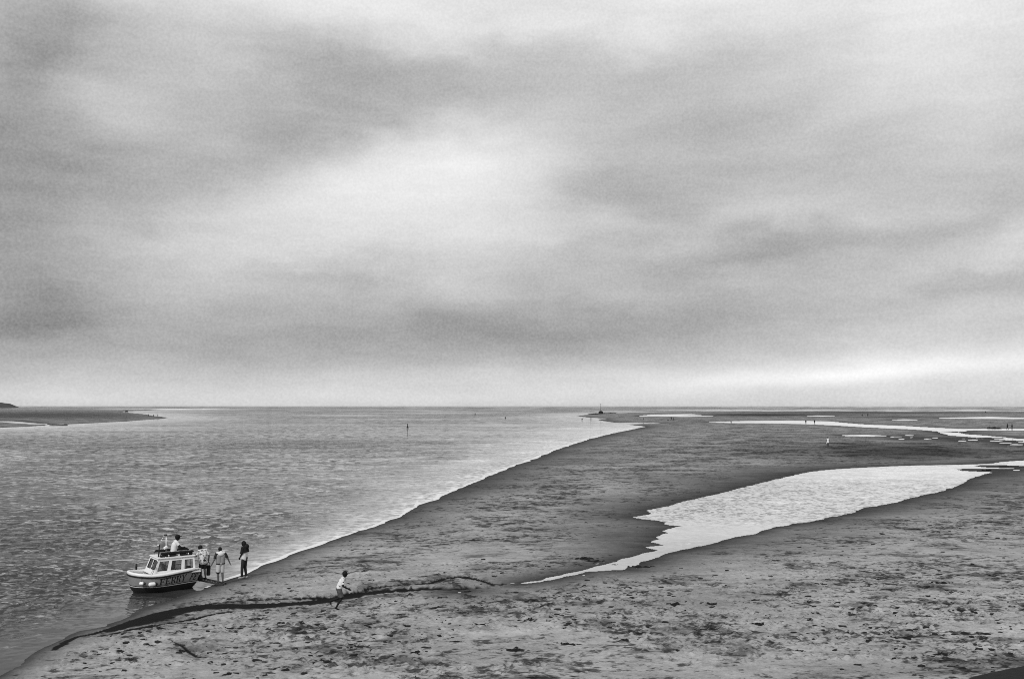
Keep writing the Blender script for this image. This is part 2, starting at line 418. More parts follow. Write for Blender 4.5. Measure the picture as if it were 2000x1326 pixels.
POOLS = []  # (pixel outline, level, edge width)
POOL_MAIN = [(1018, 1139), (1060, 1131), (1110, 1119), (1150, 1110), (1200, 1098), (1215, 1093), (1250, 1083), (1285, 1074), (1258, 1068), (1300, 1064), (1272, 1058),
    (1294, 1052), (1278, 1048), (1304, 1041), (1292, 1036), (1338, 1027), (1306, 1025), (1290, 1016), (1255, 1013), (1238, 1009.5), (1275, 1003), (1262, 996), (1300, 990), (1340, 978), (1380, 970),
    (1420, 960), (1460, 950), (1500, 940), (1560, 926), (1600, 919), (1660, 914.5), (1720, 911.5), (1800, 908.5), (1850, 908), (1900, 907), (1940, 905), (1955, 902), (2030, 897), (2130, 893),
    (2130, 908), (2050, 914), (1990, 913), (1960, 919), (1930, 924), (1900, 932), (1880, 943), (1860, 952), (1830, 961), (1800, 967), (1780, 972), (1750, 980), (1720, 986), (1690, 990),
    (1670, 1000), (1640, 1007), (1620, 1008), (1590, 1017), (1550, 1022), (1500, 1032), (1480, 1041), (1430, 1050), (1400, 1058), (1370, 1066), (1330, 1074), (1290, 1082), (1270, 1092),
    (1240, 1103), (1215, 1111), (1180, 1113), (1150, 1116), (1100, 1127), (1060, 1136)]
POOLS.append((POOL_MAIN, .22, 1.5))
POOLS.append(([(876, 1156.8), (898, 1155.6), (910, 1156.2), (900, 1157.5)], .22, .5))
ZF = .86
POOLS.append(([(1380, 824.5), (1440, 822.3), (1540, 821), (1620, 822.8), (1650, 826), (1690, 829), (1760, 831.5), (1830, 835.5), (1880, 837.5), (2020, 837.2), (2200, 838), (2200, 841), (2020, 840.5), (1930, 840.5),
    (1890, 840.3), (1868, 845), (1840, 843), (1790, 838.5), (1740, 836.5), (1680, 833.5), (1640, 831), (1580, 828.3), (1500, 826.5), (1430, 826)], ZF, 5))
POOLS.append(([(1640, 849.6), (1690, 849), (1726, 850.3), (1735, 852), (1690, 852), (1655, 851.4)], ZF, 4))
POOLS.append(([(1830, 843), (1860, 843.5), (1885, 848), (1930, 851), (1990, 857), (2080, 862), (2080, 866), (1990, 863.5), (1950, 859), (1900, 853.5), (1855, 850)], ZF, 4))
POOLS.append(([(1742, 820.8), (1765, 818.6), (1795, 819.6), (1775, 820.6)], ZF, 8))
POOLS.append(([(1820, 817), (1860, 815.5), (1935, 813.8), (1990, 815.6), (2060, 816), (1980, 818.2), (1900, 817.6)], ZF, 8))
POOLS.append(([(1244, 813.2), (1275, 809.4), (1345, 808.3), (1372, 810), (1320, 811.4), (1370, 812), (1405, 812.6), (1330, 814), (1290, 812.8)], ZF, 10))
POOLS.append(([(1568, 812.2), (1600, 811.2), (1640, 812.2), (1600, 813)], ZF, 10))
POOLS.append(([(-60, 821), (20, 822), (60, 825.6), (100, 829.5), (60, 828), (10, 825.2), (-60, 825)], .2, 5))
SPECK = [(1750, 853, 16), (1775, 850, 9), (1790, 854.5, 14), (1812, 857, 15), (1840, 855, 22), (1862, 858.5, 13), (1880, 856, 12), (1905, 859, 20), (1925, 862.5, 14), (1948, 861, 18), (1965, 865, 15), (1880, 861, 9), (1760, 857.5, 8), (1915, 855.5, 12), (1985, 868, 20),
    (1960, 911, 14), (1985, 918, 12), (1925, 918, 10)]
for (x, y, w) in SPECK:
    lv = .22 if y > 890 else ZF
    POOLS.append(([(x-w*.8, y), (x-w*.3, y-.7), (x+w*.5, y-.5), (x+w*.9, y+.1), (x+w*.2, y+.8), (x-w*.5, y+.5)], lv, 2.0 if y > 890 else 3))
POOLS_W = [([gp(p[0], p[1], lv) for p in px], lv, w) for px, lv, w in POOLS]

# creek: (photo points with half-width in metres), depth
CREEKS = [
    ([(992, 1142, .05), (955, 1144, .15), (900, 1147, .18), (840, 1146, .22), (760, 1151, .25), (700, 1158, .26), (640, 1168, .30), (560, 1176, .26), (480, 1180, .36), (420, 1181, .26), (375, 1186, .30), (330, 1195, .42), (285, 1206, .40), (250, 1214, .26), (215, 1224, .16)], .26),
    ([(840, 1160, .06), (760, 1157, .09), (720, 1161, .07), (660, 1173, .08), (600, 1184, .10), (520, 1188, .09), (440, 1192, .10), (380, 1202, .10), (320, 1211, .10), (270, 1219, .12), (225, 1230, .09), (190, 1236, .05)], .09),
    ([(650, 1163, .06), (580, 1168, .08), (500, 1170, .08), (440, 1173, .07), (385, 1180, .07), (340, 1189, .06)], .07),
    ([(600, 1170, .04), (520, 1174, .07), (450, 1177, .06), (400, 1184, .08), (350, 1191, .06)], .06),
    ([(470, 1162, .03), (430, 1165, .06), (390, 1170, .05), (350, 1177, .03)], .05),
    ([(985, 1139, .04), (960, 1140, .08), (925, 1130, .12), (905, 1127, .14), (880, 1130, .10), (850, 1138, .10), (800, 1142, .08), (760, 1146, .06), (720, 1151, .07)], .09),
    ([(970, 1143, .04), (930, 1147, .09), (880, 1152, .06), (820, 1153, .06)], .05),
    ([(326, 1250, .02), (345, 1262, .045), (358, 1273, .05), (374, 1282, .045), (420, 1285, .02)], .06),
    ([(240, 1212, .05), (180, 1232, .12), (150, 1238, .10), (120, 1252, .12), (95, 1266, .06)], .06),
]
CREEKS_W = []
for pts, dep in CREEKS:
    w_ = [gp(p[0], p[1], .15) + (p[2]*(1.5 if dep > .2 else 1.25),) for p in pts]
    CREEKS_W.append((w_, dep))
# broad wet patches of sand: photo centre, spread px
WETS = [(1215, 1050, 120, 38, .75), (1180, 1085, 110, 18, .6), (1780, 880, 330, 20, .9), (1950, 875, 200, 20, .6), (1550, 857, 90, 6, .4), (1700, 806, 260, 2.2, .8), (1500, 811, 190, 3.2, .95), (1440, 824, 120, 2, .3),
    (1760, 815, 130, 2.0, .7), (1150, 830, 60, 2, .3), (1960, 940, 110, 20, .7), (1830, 1000, 200, 14, .35), (1560, 1045, 200, 14, .5), (1330, 1100, 170, 12, .35), (2000, 1310, 300, 26, .35), (1350, 1180, 150, 22, .25), (620, 1300, 160, 26, .2), (1500, 846, 60, 3, .3),
    (560, 1190, 120, 12, .35), (350, 1215, 120, 14, .35), (1300, 824, 160, 5, .35), (60, 812, 330, 8, .7)]
def smooth_min_dist(X, Y, w_):
    best = np.full(X.shape, 1e18); sg = np.zeros(X.shape); hw = np.ones(X.shape)
    for i in range(len(w_)-1):
        x0, y0, a = w_[i]; x1, y1, b_ = w_[i+1]
        dx, dy = x1-x0, y1-y0; l2 = dx*dx+dy*dy
        t = np.clip(((X-x0)*dx+(Y-y0)*dy)/l2, 0, 1)
        d = (X-x0-t*dx)**2+(Y-y0-t*dy)**2
        m = d < best
        best = np.where(m, d, best); hw = np.where(m, a+(b_-a)*t, hw)
        sg = np.where(m, np.sign((Y-y0-t*dy)), sg)
    return np.sqrt(best), sg, hw

def land_sd(X, Y):
    s = np.full(X.shape, -1e9)
    for L_ in LANDS: s = np.maximum(s, poly_sd(X, Y, L_))
    wob = vnoise(X, Y, 2.2, 3)*.5 + vnoise(X, Y, .7, 4)*.16 + vnoise(X, Y, 9, 5)*.8
    return s + wob*np.clip(Y/70, .35, .9)*np.clip(140/np.maximum(Y, 1), .25, 1)
def terrain(X, Y, detail=True):
    shp = X.shape; X = X.ravel(); Y = Y.ravel()
    s = land_sd(X, Y)
    zl = .27 + (.64)*sstep(Y, 145, 230) * sstep(s, 0, 40)
    nearshore = np.exp(-np.maximum(s, 0)/(4.0+Y*.02))
    z = np.where(s > 0, .01 + zl*(1-nearshore), np.maximum(-.06*np.abs(s), -2.5))
    und = vnoise(X, Y, 6, 11)*.10 + vnoise(X, Y, 2.1, 12)*.05 + vnoise(X, Y, .8, 13)*.028
    z = z + np.where(s > 0, und*sstep(s, .5, 7)*.7, 0)
    # wetness: dark band along the sea's edge, uneven in width
    bw_ = (.35 + np.minimum(.0007*Y*Y, 10))*(1 + vnoise(X, Y, 14, 21)*.8)
    wet_ = .92*np.exp(-(np.maximum(s, 0)/np.maximum(bw_*.9, .4))**1.4)
    calm_ = np.exp(-np.maximum(s, 0)/np.maximum(bw_*.55, .4))
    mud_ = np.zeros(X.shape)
    for poly, lv, w in POOLS_W:
        pa = np.asarray(poly); pad = 30
        m = (X > pa[:, 0].min()-pad) & (X < pa[:, 0].max()+pad) & (Y > pa[:, 1].min()-pad*2.5) & (Y < pa[:, 1].max()+pad*2.5)
        if not m.any(): continue
        xm, ym = X[m], Y[m]
        sp = poly_sd(xm, ym, poly) + (vnoise(xm*.6, ym, .9, 31)*.5 + vnoise(xm, ym, .35, 32)*.12)*np.clip(w/2.2, .3, 2.5)
        out = sstep(-sp, 0, w*1.4)
        zi = np.where(sp > 0, lv - .015 - np.minimum(.14, sp*.07), lv + .004 + (np.maximum(z[m], lv+.02)-lv)*out)
        z[m] = np.where(sp > -w*1.4, zi, z[m])
        ww = np.minimum(.4 + .0009*ym*ym, 11)*(1 + vnoise(xm, ym, 7, 33)*1.1)
        wet_[m] = np.maximum(wet_[m], .95*np.exp(-(np.maximum(-sp, 0)/np.maximum(ww*.9, .4))**1.3))
        calm_[m] = np.maximum(calm_[m], np.exp(-np.maximum(-sp, 0)/np.maximum(ww*.6, .4)))
    for w_, dep in CREEKS_W:
        wa = np.asarray(w_)
        m = (X > wa[:, 0].min()-4) & (X < wa[:, 0].max()+4) & (Y > wa[:, 1].min()-5) & (Y < wa[:, 1].max()+5)
        if not m.any(): continue
        xm, ym = X[m], Y[m]
        jx = xm + vnoise(xm, ym, 3.4, 41)*.5; jy = ym + vnoise(xm, ym, 3.1, 42)*.7
        d, sg, hw = smooth_min_dist(jx, jy, w_)
        hw = hw*(1.15 + vnoise(xm, ym, 2.2, 43)*.4)
        cut = np.where(sg > 0, 1-sstep(d, hw*.3, hw*1.05+.22), 1-sstep(d, hw*.3, hw*2.6+.3))
        z[m] = np.where(z[m] > .03, np.maximum(z[m] - dep*cut, .03), z[m])
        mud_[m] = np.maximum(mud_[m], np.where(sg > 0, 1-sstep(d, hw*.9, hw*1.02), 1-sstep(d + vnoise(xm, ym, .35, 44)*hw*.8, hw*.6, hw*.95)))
        wet_[m] = np.maximum(wet_[m], .45*np.exp(-d/(hw*2.2)))
    for (px, py, sx, sy, a) in WETS:
        zz = .2 if py > 900 else .7
        c = gp(px, py, zz); e = gp(px, py+sy, zz); f_ = gp(px, max(py-sy, 795), zz); rx = sx/F*c[1]
        ry = np.where(Y < c[1], c[1]-e[1], f_[1]-c[1])
        xs = X*c[1]/np.maximum(Y, 1)
        q = ((xs-c[0])/rx)**2 + ((Y-c[1])/ry)**2
        wet_ = np.maximum(wet_, a*np.exp(-q*(1+vnoise(X, Y, c[1]*.05, 55)*.9)))
    return z.reshape(shp), np.clip(wet_, 0, 1).reshape(shp), np.clip(mud_, 0, 1).reshape(shp), np.clip(calm_, 0, 1).reshape(shp), s.reshape(shp)
def ground_z(x, y):
    return float(terrain(np.array([float(x)]), np.array([float(y)]))[0][0])
def on_ground(px, py, z=.2, it=4):
    """the point of the sand seen at a photo pixel"""
    for _ in range(it):
        x, y = gp(px, py, z); z = max(ground_z(x, y), 0.0)
    return x, y, z

def fan(tans, offs):
    T_, O_ = np.meshgrid(tans, offs)            # rows: offs (px below horizon)
    Y = CAM_H*F/O_; X = T_*Y
    return X, Y
def grid_mesh(name, X, Y, Z, keep, mat, attrs, smooth=True):
    nr, nc = X.shape
    idx = np.arange(nr*nc).reshape(nr, nc)
    q = np.stack([idx[:-1, :-1], idx[:-1, 1:], idx[1:, 1:], idx[1:, :-1]], -1).reshape(-1, 4)
    kv = keep.ravel(); q = q[kv[q].any(1)]
    used = np.zeros(nr*nc, bool); used[q.ravel()] = True
    remap = np.cumsum(used)-1; q = remap[q]
    co = np.stack([X.ravel()[used], Y.ravel()[used], Z.ravel()[used]], -1).astype(np.float32)
    me = bpy.data.meshes.new(name)
    me.vertices.add(len(co)); me.vertices.foreach_set('co', co.ravel())
    me.loops.add(q.size); me.loops.foreach_set('vertex_index', q.ravel().astype(np.int32))
    me.polygons.add(len(q)); me.polygons.foreach_set('loop_start', (np.arange(len(q))*4).astype(np.int32))
    me.polygons.foreach_set('loop_total', np.full(len(q), 4, np.int32)) if False else None
    me.update(calc_edges=True)
    me.polygons.foreach_set('use_smooth', np.ones(len(q), bool))
    for k, a in attrs.items():
        at = me.attributes.new(k, 'FLOAT', 'POINT'); at.data.foreach_set('value', a.ravel()[used].astype(np.float32))
    me.materials.append(mat); me.validate()
    return link(bpy.data.objects.new(name, me))

# ------------------------------------------------------------------ the sand
tans = np.concatenate([np.linspace(-6, -.66, 25)[:-1], np.linspace(-.66, .66, 1260), np.linspace(.66, 6, 25)[1:]])
offs = np.concatenate([np.linspace(900, 550, 60)[:-1], np.linspace(550, 3.0, 600)])
X, Y = fan(tans, offs)
Z, WET, MUD, CALM, S = terrain(X, Y)
# footprints and scuffs: real dents in the near sand
FOOT = []
for k in range(12000):
    px = random.uniform(-150, 2150); py = random.triangular(880, 1345, 1180)
    x, y = gp(px, py, .25)
    FOOT.append((x, y, random.uniform(.06, .15), random.uniform(.025, .065)))
for k in range(36):                            # trails
    px = random.uniform(300, 2000); py = random.uniform(960, 1320); x, y = gp(px, py, .25); a = random.uniform(-.5, .6) + random.choice((0, math.pi))
    for j in range(random.randint(12, 40)):
        x += math.cos(a)*.62; y += math.sin(a)*.62; a += random.uniform(-.06, .06)
        sgn = .1 if j % 2 else -.1
        FOOT.append((x - math.sin(a)*sgn, y + math.cos(a)*sgn, random.uniform(.09, .14), random.uniform(.03, .06)))
offs_desc = -offs
for (x, y, r, dpt) in FOOT:
    if y < 20: continue
    if vnoise(np.array([x]), np.array([y]), 9, 71)[0] + vnoise(np.array([x]), np.array([y]), 3, 72)[0]*.6 < -.12: continue
    rr = r*2.6
    o1 = CAM_H*F/max(y-rr, 5); o0 = CAM_H*F/(y+rr)
    i0 = np.searchsorted(offs_desc, -o1); i1 = np.searchsorted(offs_desc, -o0)
    j0 = np.searchsorted(tans, (x-rr)/y); j1 = np.searchsorted(tans, (x+rr)/y)
    if i1 <= i0 or j1 <= j0: continue
    xs = X[i0:i1, j0:j1]; ys = Y[i0:i1, j0:j1]
    q = (((xs-x)/1.1)**2 + (ys-y)**2)/(r*r)
    damp = (1-CALM[i0:i1, j0:j1])*(1-MUD[i0:i1, j0:j1])
    Z[i0:i1, j0:j1] += damp*(-dpt*np.exp(-q) + dpt*.45*np.exp(-(np.sqrt(q)-1.6)**2*3))
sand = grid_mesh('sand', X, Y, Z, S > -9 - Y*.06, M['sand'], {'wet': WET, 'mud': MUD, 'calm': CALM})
tag(sand, kind='structure')

# ------------------------------------------------------------------ the sea
wt = np.concatenate([np.linspace(-6, -.66, 20)[:-1], np.linspace(-.66, .66, 900), np.linspace(.66, 6, 20)[1:]])
wo = np.concatenate([np.linspace(900, 560, 30)[:-1], np.linspace(560, 3.0, 430)[:-1], np.array([3, 2, 1.2, .7, .45, .3])])
XW, YW = fan(wt, wo)
SW = land_sd(XW, YW)
dY = np.abs(np.gradient(YW, axis=0))
ZW = np.zeros_like(XW)
ws = np.random.default_rng(3)
dist = -SW
shel = sstep(dist, .0, 1.5 + YW*.10)               # waves die out in the shallows
patch = 1 + .55*vnoise(XW*.5, YW, 9, 81) + .35*vnoise(XW*.4, YW, 3.5, 82)
WARPX = vnoise(XW, YW, 6, 83)*2.2; WARPY = vnoise(XW, YW, 5, 84)*1.1
for lam, A, n in ((.55, .011, 9), (.9, .018, 9), (1.5, .026, 8), (2.6, .030, 7), (4.5, .032, 5), (9, .05, 4), (18, .06, 3)):
    att = sstep(lam/np.maximum(dY, 1e-6), 2.2, 5.0)
    acc = np.zeros_like(XW)
    for i in range(n):
        th = R(90) + ws.normal(0, .42); ll = lam*ws.uniform(.8, 1.25); k = 2*math.pi/ll
        acc += np.sin(k*(math.cos(th)*(XW+WARPX) + math.sin(th)*(YW+WARPY)) + ws.uniform(0, 6.28))
    ZW += A*att*acc/math.sqrt(n)*1.0
# wash spreading from the moored boat, and flat slicks left of it
bx, by = gp(322, 1150)
rad = np.hypot(XW-bx, (YW-by)*1.0)
ZW += .05*np.sin(rad*3.4 + vnoise(XW, YW, 2, 93)*1.5)*np.exp(-rad/9)*sstep(rad, 1.5, 3.5)
slick = np.exp(-((YW-gp(0, 1085)[1])/3.2)**2)*sstep(-XW, 11, 15)
ZW *= (.10 + .9*shel)*patch*(1-.45*slick)
rip = np.clip((.05 + .95*shel)*(.75+.8*vnoise(XW*.5, YW, 22, 85)+.5*vnoise(XW*.5, YW, 60, 86))*(1-.45*slick), .03, 2)*(.80 + .5*(1-sstep(YW, 30, 90)) + .35*sstep(YW, 150, 500))
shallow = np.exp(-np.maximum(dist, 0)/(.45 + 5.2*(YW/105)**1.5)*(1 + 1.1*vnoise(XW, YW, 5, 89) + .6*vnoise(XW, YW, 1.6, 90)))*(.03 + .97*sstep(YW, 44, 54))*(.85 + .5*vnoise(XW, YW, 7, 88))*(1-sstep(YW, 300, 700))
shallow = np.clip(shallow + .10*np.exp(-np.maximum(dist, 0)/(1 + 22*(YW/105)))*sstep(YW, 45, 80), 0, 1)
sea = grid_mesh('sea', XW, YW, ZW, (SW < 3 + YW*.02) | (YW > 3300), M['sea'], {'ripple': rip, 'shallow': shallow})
tag(sea, kind='structure')

# ------------------------------------------------------------------ pools
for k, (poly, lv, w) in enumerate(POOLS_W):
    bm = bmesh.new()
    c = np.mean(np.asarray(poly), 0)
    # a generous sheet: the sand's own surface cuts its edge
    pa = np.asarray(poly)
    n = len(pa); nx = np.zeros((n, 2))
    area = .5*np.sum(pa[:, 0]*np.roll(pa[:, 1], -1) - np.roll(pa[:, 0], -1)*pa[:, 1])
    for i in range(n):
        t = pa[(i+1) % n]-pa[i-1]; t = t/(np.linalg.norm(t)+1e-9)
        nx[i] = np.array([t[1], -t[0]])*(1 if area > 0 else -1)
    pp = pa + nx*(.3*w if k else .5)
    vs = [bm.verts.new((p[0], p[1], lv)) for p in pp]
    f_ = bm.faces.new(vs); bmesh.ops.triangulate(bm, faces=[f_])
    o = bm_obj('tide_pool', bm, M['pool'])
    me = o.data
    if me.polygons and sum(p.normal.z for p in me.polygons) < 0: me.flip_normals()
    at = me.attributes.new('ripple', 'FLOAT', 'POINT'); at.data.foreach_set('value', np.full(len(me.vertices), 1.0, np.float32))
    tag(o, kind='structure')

# foam edge where the sea laps on the sand
def shore_strip(name, pxpts, w0, w1, zoff):
    pts = [np.array(gp(*p)) for p in pxpts]
    dense = []
    for a, c in zip(pts[:-1], pts[1:]):
        n = max(2, int(np.linalg.norm(c-a)/max(.25, .004*a[1])))
        n = min(n, 200)
        for t in np.linspace(0, 1, n, endpoint=False): dense.append(a + (c-a)*t)
    dense = np.array(dense)
    ss = land_sd(dense[:, 0], dense[:, 1])
    tn = np.gradient(dense, axis=0); tn /= (np.linalg.norm(tn, axis=1)[:, None]+1e-9)
    nr = np.stack([tn[:, 1], -tn[:, 0]], -1)                 # to landward
    verts, faces = [], []
    wv = (w0 + vnoise(dense[:, 0], dense[:, 1], 2.5, 91)*w0*1.1 + vnoise(dense[:, 0], dense[:, 1], .7, 92)*w0*.6)
    wv = np.maximum(wv, w0*.12) * (1+dense[:, 1]*.022) * (.25+.75*sstep(dense[:, 1], 42.5, 47) if w0 > .1 else 1)
    edge = dense - nr*ss[:, None]
    A_ = edge - nr*(wv*.8)[:, None]; B_ = edge; C_ = edge + nr*(wv*.45)[:, None]
    zs = []
    for Q in (A_, B_, C_):
        zs.append(np.maximum(terrain(Q[:, 0], Q[:, 1])[0], 0.0))
    for i in range(len(dense)):
        for Q, zq, up in ((A_, zs[0], .008), (B_, zs[1], .03), (C_, zs[2], .012)):
            verts.append((Q[i, 0], Q[i, 1], zq[i]+up))
    for i in range(len(dense)-1):
        for j in (0, 1):
            faces.append((3*i+j, 3*i+3+j, 3*i+4+j, 3*i+1+j))
    o = mesh_obj(name, verts, faces, M['foam'], None, True)
    return o

SP = [p for p in SHORE if p[0] < 1245 and p[1] > 835]
tag(shore_strip('foam_line', SP[12:], .13, .1, 0), kind='structure')
tag(shore_strip('foam_line', [p for p in LBANK if p[1] > 815.6][::1], .1, .1, 0), kind='structure')

# ------------------------------------------------------------------ ferry boat
def make_ferry(loc, rz):
    root = empty('ferry_boat', loc, rz); root.scale = (.745, .95, .885)
    tag(root, 'small white cabin ferry boat lettered FERRY, moored with its end on the sand', 'boat')
    L, B = 4.15, 1.95
    ZK = -.22
    def sheer(x):                                   # height of the gunwale along the boat
        t = x/(L/2)
        return .66 + .14*max(0, -t)**2 + (.17 - .15*((t-.6)/.4)**1.6 if t > .6 else .17*sstep(np.array([t]), -.6, .62)[0])
    def outline(th):
        c, s_ = math.cos(th), math.sin(th)
        n = 2.45 if c < 0 else 2.5
        return (L/2*math.copysign(abs(c)**(2/n), c), B/2*math.copysign(abs(s_)**(2/n), s_))
    def hp(x, y, v):                                # hull surface: v 0 keel .. 1 gunwale
        f = .62 + .38*(1-(1-v)**2.0)
        fx = .80 + .20*v**.9 if x > 0 else .90 + .10*v
        fx = fx if v > .3 else fx*(.9+.1*v/.3)
        return Vector((x*fx, y*f, ZK + v*(sheer(x)-ZK)))
    N = 72
    ths = [2*math.pi*i/N for i in range(N)]
    def band(name, v0, v1, steps, mat, off=0.0, parent=root):
        vs, fs = [], []
        for j in range(steps+1):
            v_ = v0 + (v1-v0)*j/steps
            for th in ths:
                x, y = outline(th); p = hp(x, y, v_); r = Vector((x/(L/2)**2, y/(B/2)**2, 0)).normalized()*off
                vs.append(p + r)
        for j in range(steps):
            for i in range(N):
                fs.append((j*N+i, j*N+(i+1) % N, (j+1)*N+(i+1) % N, (j+1)*N+i))
        return vs, fs
    vs, fs = band('hull', .40, 1, 10, None); fs.append(tuple(range(N))[::-1])
    mesh_obj('hull', vs, fs, M['hullgrey'], root, True)
    vs, fs = band('bottom', 0, .40, 5, None, .004); fs.append(tuple(range(N))[::-1])
    mesh_obj('hull_bottom', vs, fs, M['darkpaint'], root, True)
    for v0, v1, m in ((.395, .425, 'white'), (.44, .465, 'letter')):
        vs, fs = band('s', v0, v1, 1, None, .012); mesh_obj('boot_stripe', vs, fs, M[m], root, True)
    # white upper strake and black rubbing strake
    bm = bmesh.new()
    pts = []
    for th in ths: x, y = outline(th); p = hp(x, y, .93); pts.append(p + Vector((x/(L/2)**2, y/(B/2)**2, 0)).normalized()*.02)
    add_tube(bm, pts + [pts[0]], .038, 8, False); bm_obj('rubbing_strake', bm, M['black'], root, True)
    vs, fs = [], []
    prof = [(.965, .018, 0), (1.0, .03, .02), (1.0, .0, .09), (1.0, -.11, .09), (1.0, -.13, .0), (1.0, -.13, -.30)]
    for v_, off, dz in prof:
        for th in ths:
            x, y = outline(th); p = hp(x, y, v_); r = Vector((x/(L/2)**2, y/(B/2)**2, 0)).normalized()
            vs.append(p + r*off + Vector((0, 0, dz)))
    for j in range(len(prof)-1):
        for i in range(N): fs.append((j*N+i, j*N+(i+1) % N, (j+1)*N+(i+1) % N, (j+1)*N+i))
    mesh_obj('gunwale', vs, fs, M['white'], root, True)
    # cockpit sole, seats and coaming
    vs = [Vector((outline(th)[0]*.9, outline(th)[1]*.88, .30)) for th in ths]
    mesh_obj('sole', vs, [tuple(range(N))], M['interior'], root)
    bm = bmesh.new(); add_box(bm, (-1.62, 0, .46), (.3, 1.1, .06), None, .015); bm_obj('thwart', bm, M['white'], root)
    bm = bmesh.new(); add_box(bm, (-1.35, -.52, .50), (.12, .30, .36), None, .03); bm_obj('seat_locker', bm, M['white'], root)
    bm = bmesh.new(); add_tube(bm, [(-1.28, -.30, .30), (-1.28, -.30, .66), (-1.28, -.24, .74), (-1.28, -.12, .74)], .03, 8); bm_obj('grab_rail', bm, M['white'], root, True)
    bm = bmesh.new(); add_tube(bm, [(-1.35, .80, .82), (-1.35, .80, 1.10)], .055, 12); bm_obj('mooring_post', bm, M['black'], root, True)
    # side deck beside the cabin
    bm = bmesh.new()
    for sy in (-1, 1): add_box(bm, (.42, sy*.80, .73), (2.7, .20, .04))
    bm_obj('side_deck', bm, M['white'], root)
    # cabin
    xa, xb, xat, xbt = -.92, 1.52, -.60, 1.46
    yb, yt, z0, z1 = .73, .63, .70, 1.45
    def wall(bl, br, tr_, tl, wins, v0, v1, th):
        """one cabin wall with window openings; returns frame pieces and pane quads"""
        bl, br, tr_, tl = map(Vector, (bl, br, tr_, tl))
        def P(u, v): return (bl*(1-u)+br*u)*(1-v) + (tl*(1-u)+tr_*u)*v
        nrm = (br-bl).cross(tl-bl).normalized()
        rects = [(0, 1, 0, v0), (0, 1, v1, 1)]
        us = [0] + [q for w in wins for q in w] + [1]
        for i in range(0, len(us), 2): rects.append((us[i], us[i+1], v0, v1))
        bm = bmesh.new()
        for (a, c, d, e) in rects:
            q = [P(a, d), P(c, d), P(c, e), P(a, e)]
            lo = [bm.verts.new(p) for p in q]; hi = [bm.verts.new(p - nrm*th) for p in q]
            bm.faces.new(lo); bm.faces.new(hi[::-1])
            for i in range(4): bm.faces.new((lo[i], hi[i], hi[(i+1) % 4], lo[(i+1) % 4]))
        panes = []
        for (a, c) in wins:
            panes.append([P(a, v0) - nrm*th*.4, P(c, v0) - nrm*th*.4, P(c, v1) - nrm*th*.4, P(a, v1) - nrm*th*.4])
        return bm, panes, nrm
    def pane(q, nrm):
        w = mesh_obj('window', [*q, *[p - nrm*.008 for p in q]], [(0, 1, 2, 3), (7, 6, 5, 4), (0, 4, 5, 1), (1, 5, 6, 2), (2, 6, 7, 3), (3, 7, 4, 0)], M['glass'], root)
        bm = bmesh.new(); c = sum(q, Vector())/4
        ins = [p + (c-p)*.05 + nrm*.012 for p in q]
        add_tube(bm, ins + [ins[0]], .014, 6, False)
        bm_obj('window_seal', bm, M['black'], w)
    cab = None
    for args in (((xa, -yb, z0), (xb, -yb, z0), (xbt, -yt, z1), (xat, -yt, z1), ((.06, .30), (.385, .645), (.73, .945)), .24, .84, .045),
                 ((xb, yb, z0), (xa, yb, z0), (xat, yt, z1), (xbt, yt, z1), ((.055, .27), (.355, .615), (.70, .94)), .24, .84, .045),
                 ((xa, yb-.05, z0), (xa, -yb+.05, z0), (xat, -yt+.05, z1), (xat, yt-.05, z1), ((.06, .47), (.53, .94)), .30, .90, .05)):
        bm, panes, nrm = wall(*args)
        o = bm_obj('cabin_wall', bm, M['white'], root)
        for q in panes: pane(q, nrm)
    bm, panes, nrm = wall((xb, -yb+.05, z0), (xb, yb-.05, z0), (xbt, yt-.05, z1), (xbt, -yt+.05, z1), ((.12, .36), (.42, .80)), .24, .86, .045)
    bm_obj('cabin_wall', bm, M['white'], root)
    # roof with a hatch opening for the skipper
    bm = bmesh.new(); hx0, hx1, hy = .02, .72, .36
    zr = z1 + .03
    add_box(bm, ((xat-.06+hx0)/2, 0, zr), (hx0-xat+.06, yt*2+.10, .06), None, .018)
    add_box(bm, ((xbt+.06+hx1)/2, 0, zr), (xbt+.06-hx1, yt*2+.10, .06), None, .018)
    for sy in (-1, 1): add_box(bm, ((hx0+hx1)/2, sy*(hy+yt+.05)/2, zr), (hx1-hx0-.004, yt+.05-hy, .058))
    bm_obj('roof', bm, M['white'], root)
    bm = bmesh.new()
    for sy in (-1, 1): add_tube(bm, [(xat+.12, sy*.50, zr+.16), (xbt-.02, sy*.50, zr+.16)], .016, 8)
    for sy in (-1, 1):
        for x in (-.45, .2, .85, 1.38): add_tube(bm, [(x, sy*.50, zr+.02), (x, sy*.50, zr+.16)], .012, 6)
    bm_obj('roof_rail', bm, M['black'], root)
    for sy, xs0, xs1, zz, r in ((-1, -.46, 1.46, .20, .072), (1, -.4, 1.42, .20, .07), (-1, -.50, .40, .085, .06), (-1, .66, 1.40, .085, .06)):
        bm = bmesh.new(); n = 20; pts = []; rr = []
        for i in range(n+1):
            t = i/n; pts.append((xs0+(xs1-xs0)*t, sy*.52 + .012*math.sin(i*2.1), zr+zz+.008*math.sin(i*1.7)))
            rr.append(r*(.86+.14*abs(math.sin(i*1.25))) * (.6 if i in (0, n) else 1))
        add_tube(bm, pts, rr, 10); bm_obj('rolled_cover', bm, M['dark'], root, True)
    for (x, y, z, r) in ((-.02, -.60, zr+.10, .034), (1.12, -.60, zr+.12, .034), (-.2, -.62, zr+.04, .022)):
        bm = bmesh.new(); ellipsoid(bm, (x, y, z), (r, r, r)); bm_obj('deck_light', bm, M['white'], root, True)
    # goal-post mast with lamps
    mast = None
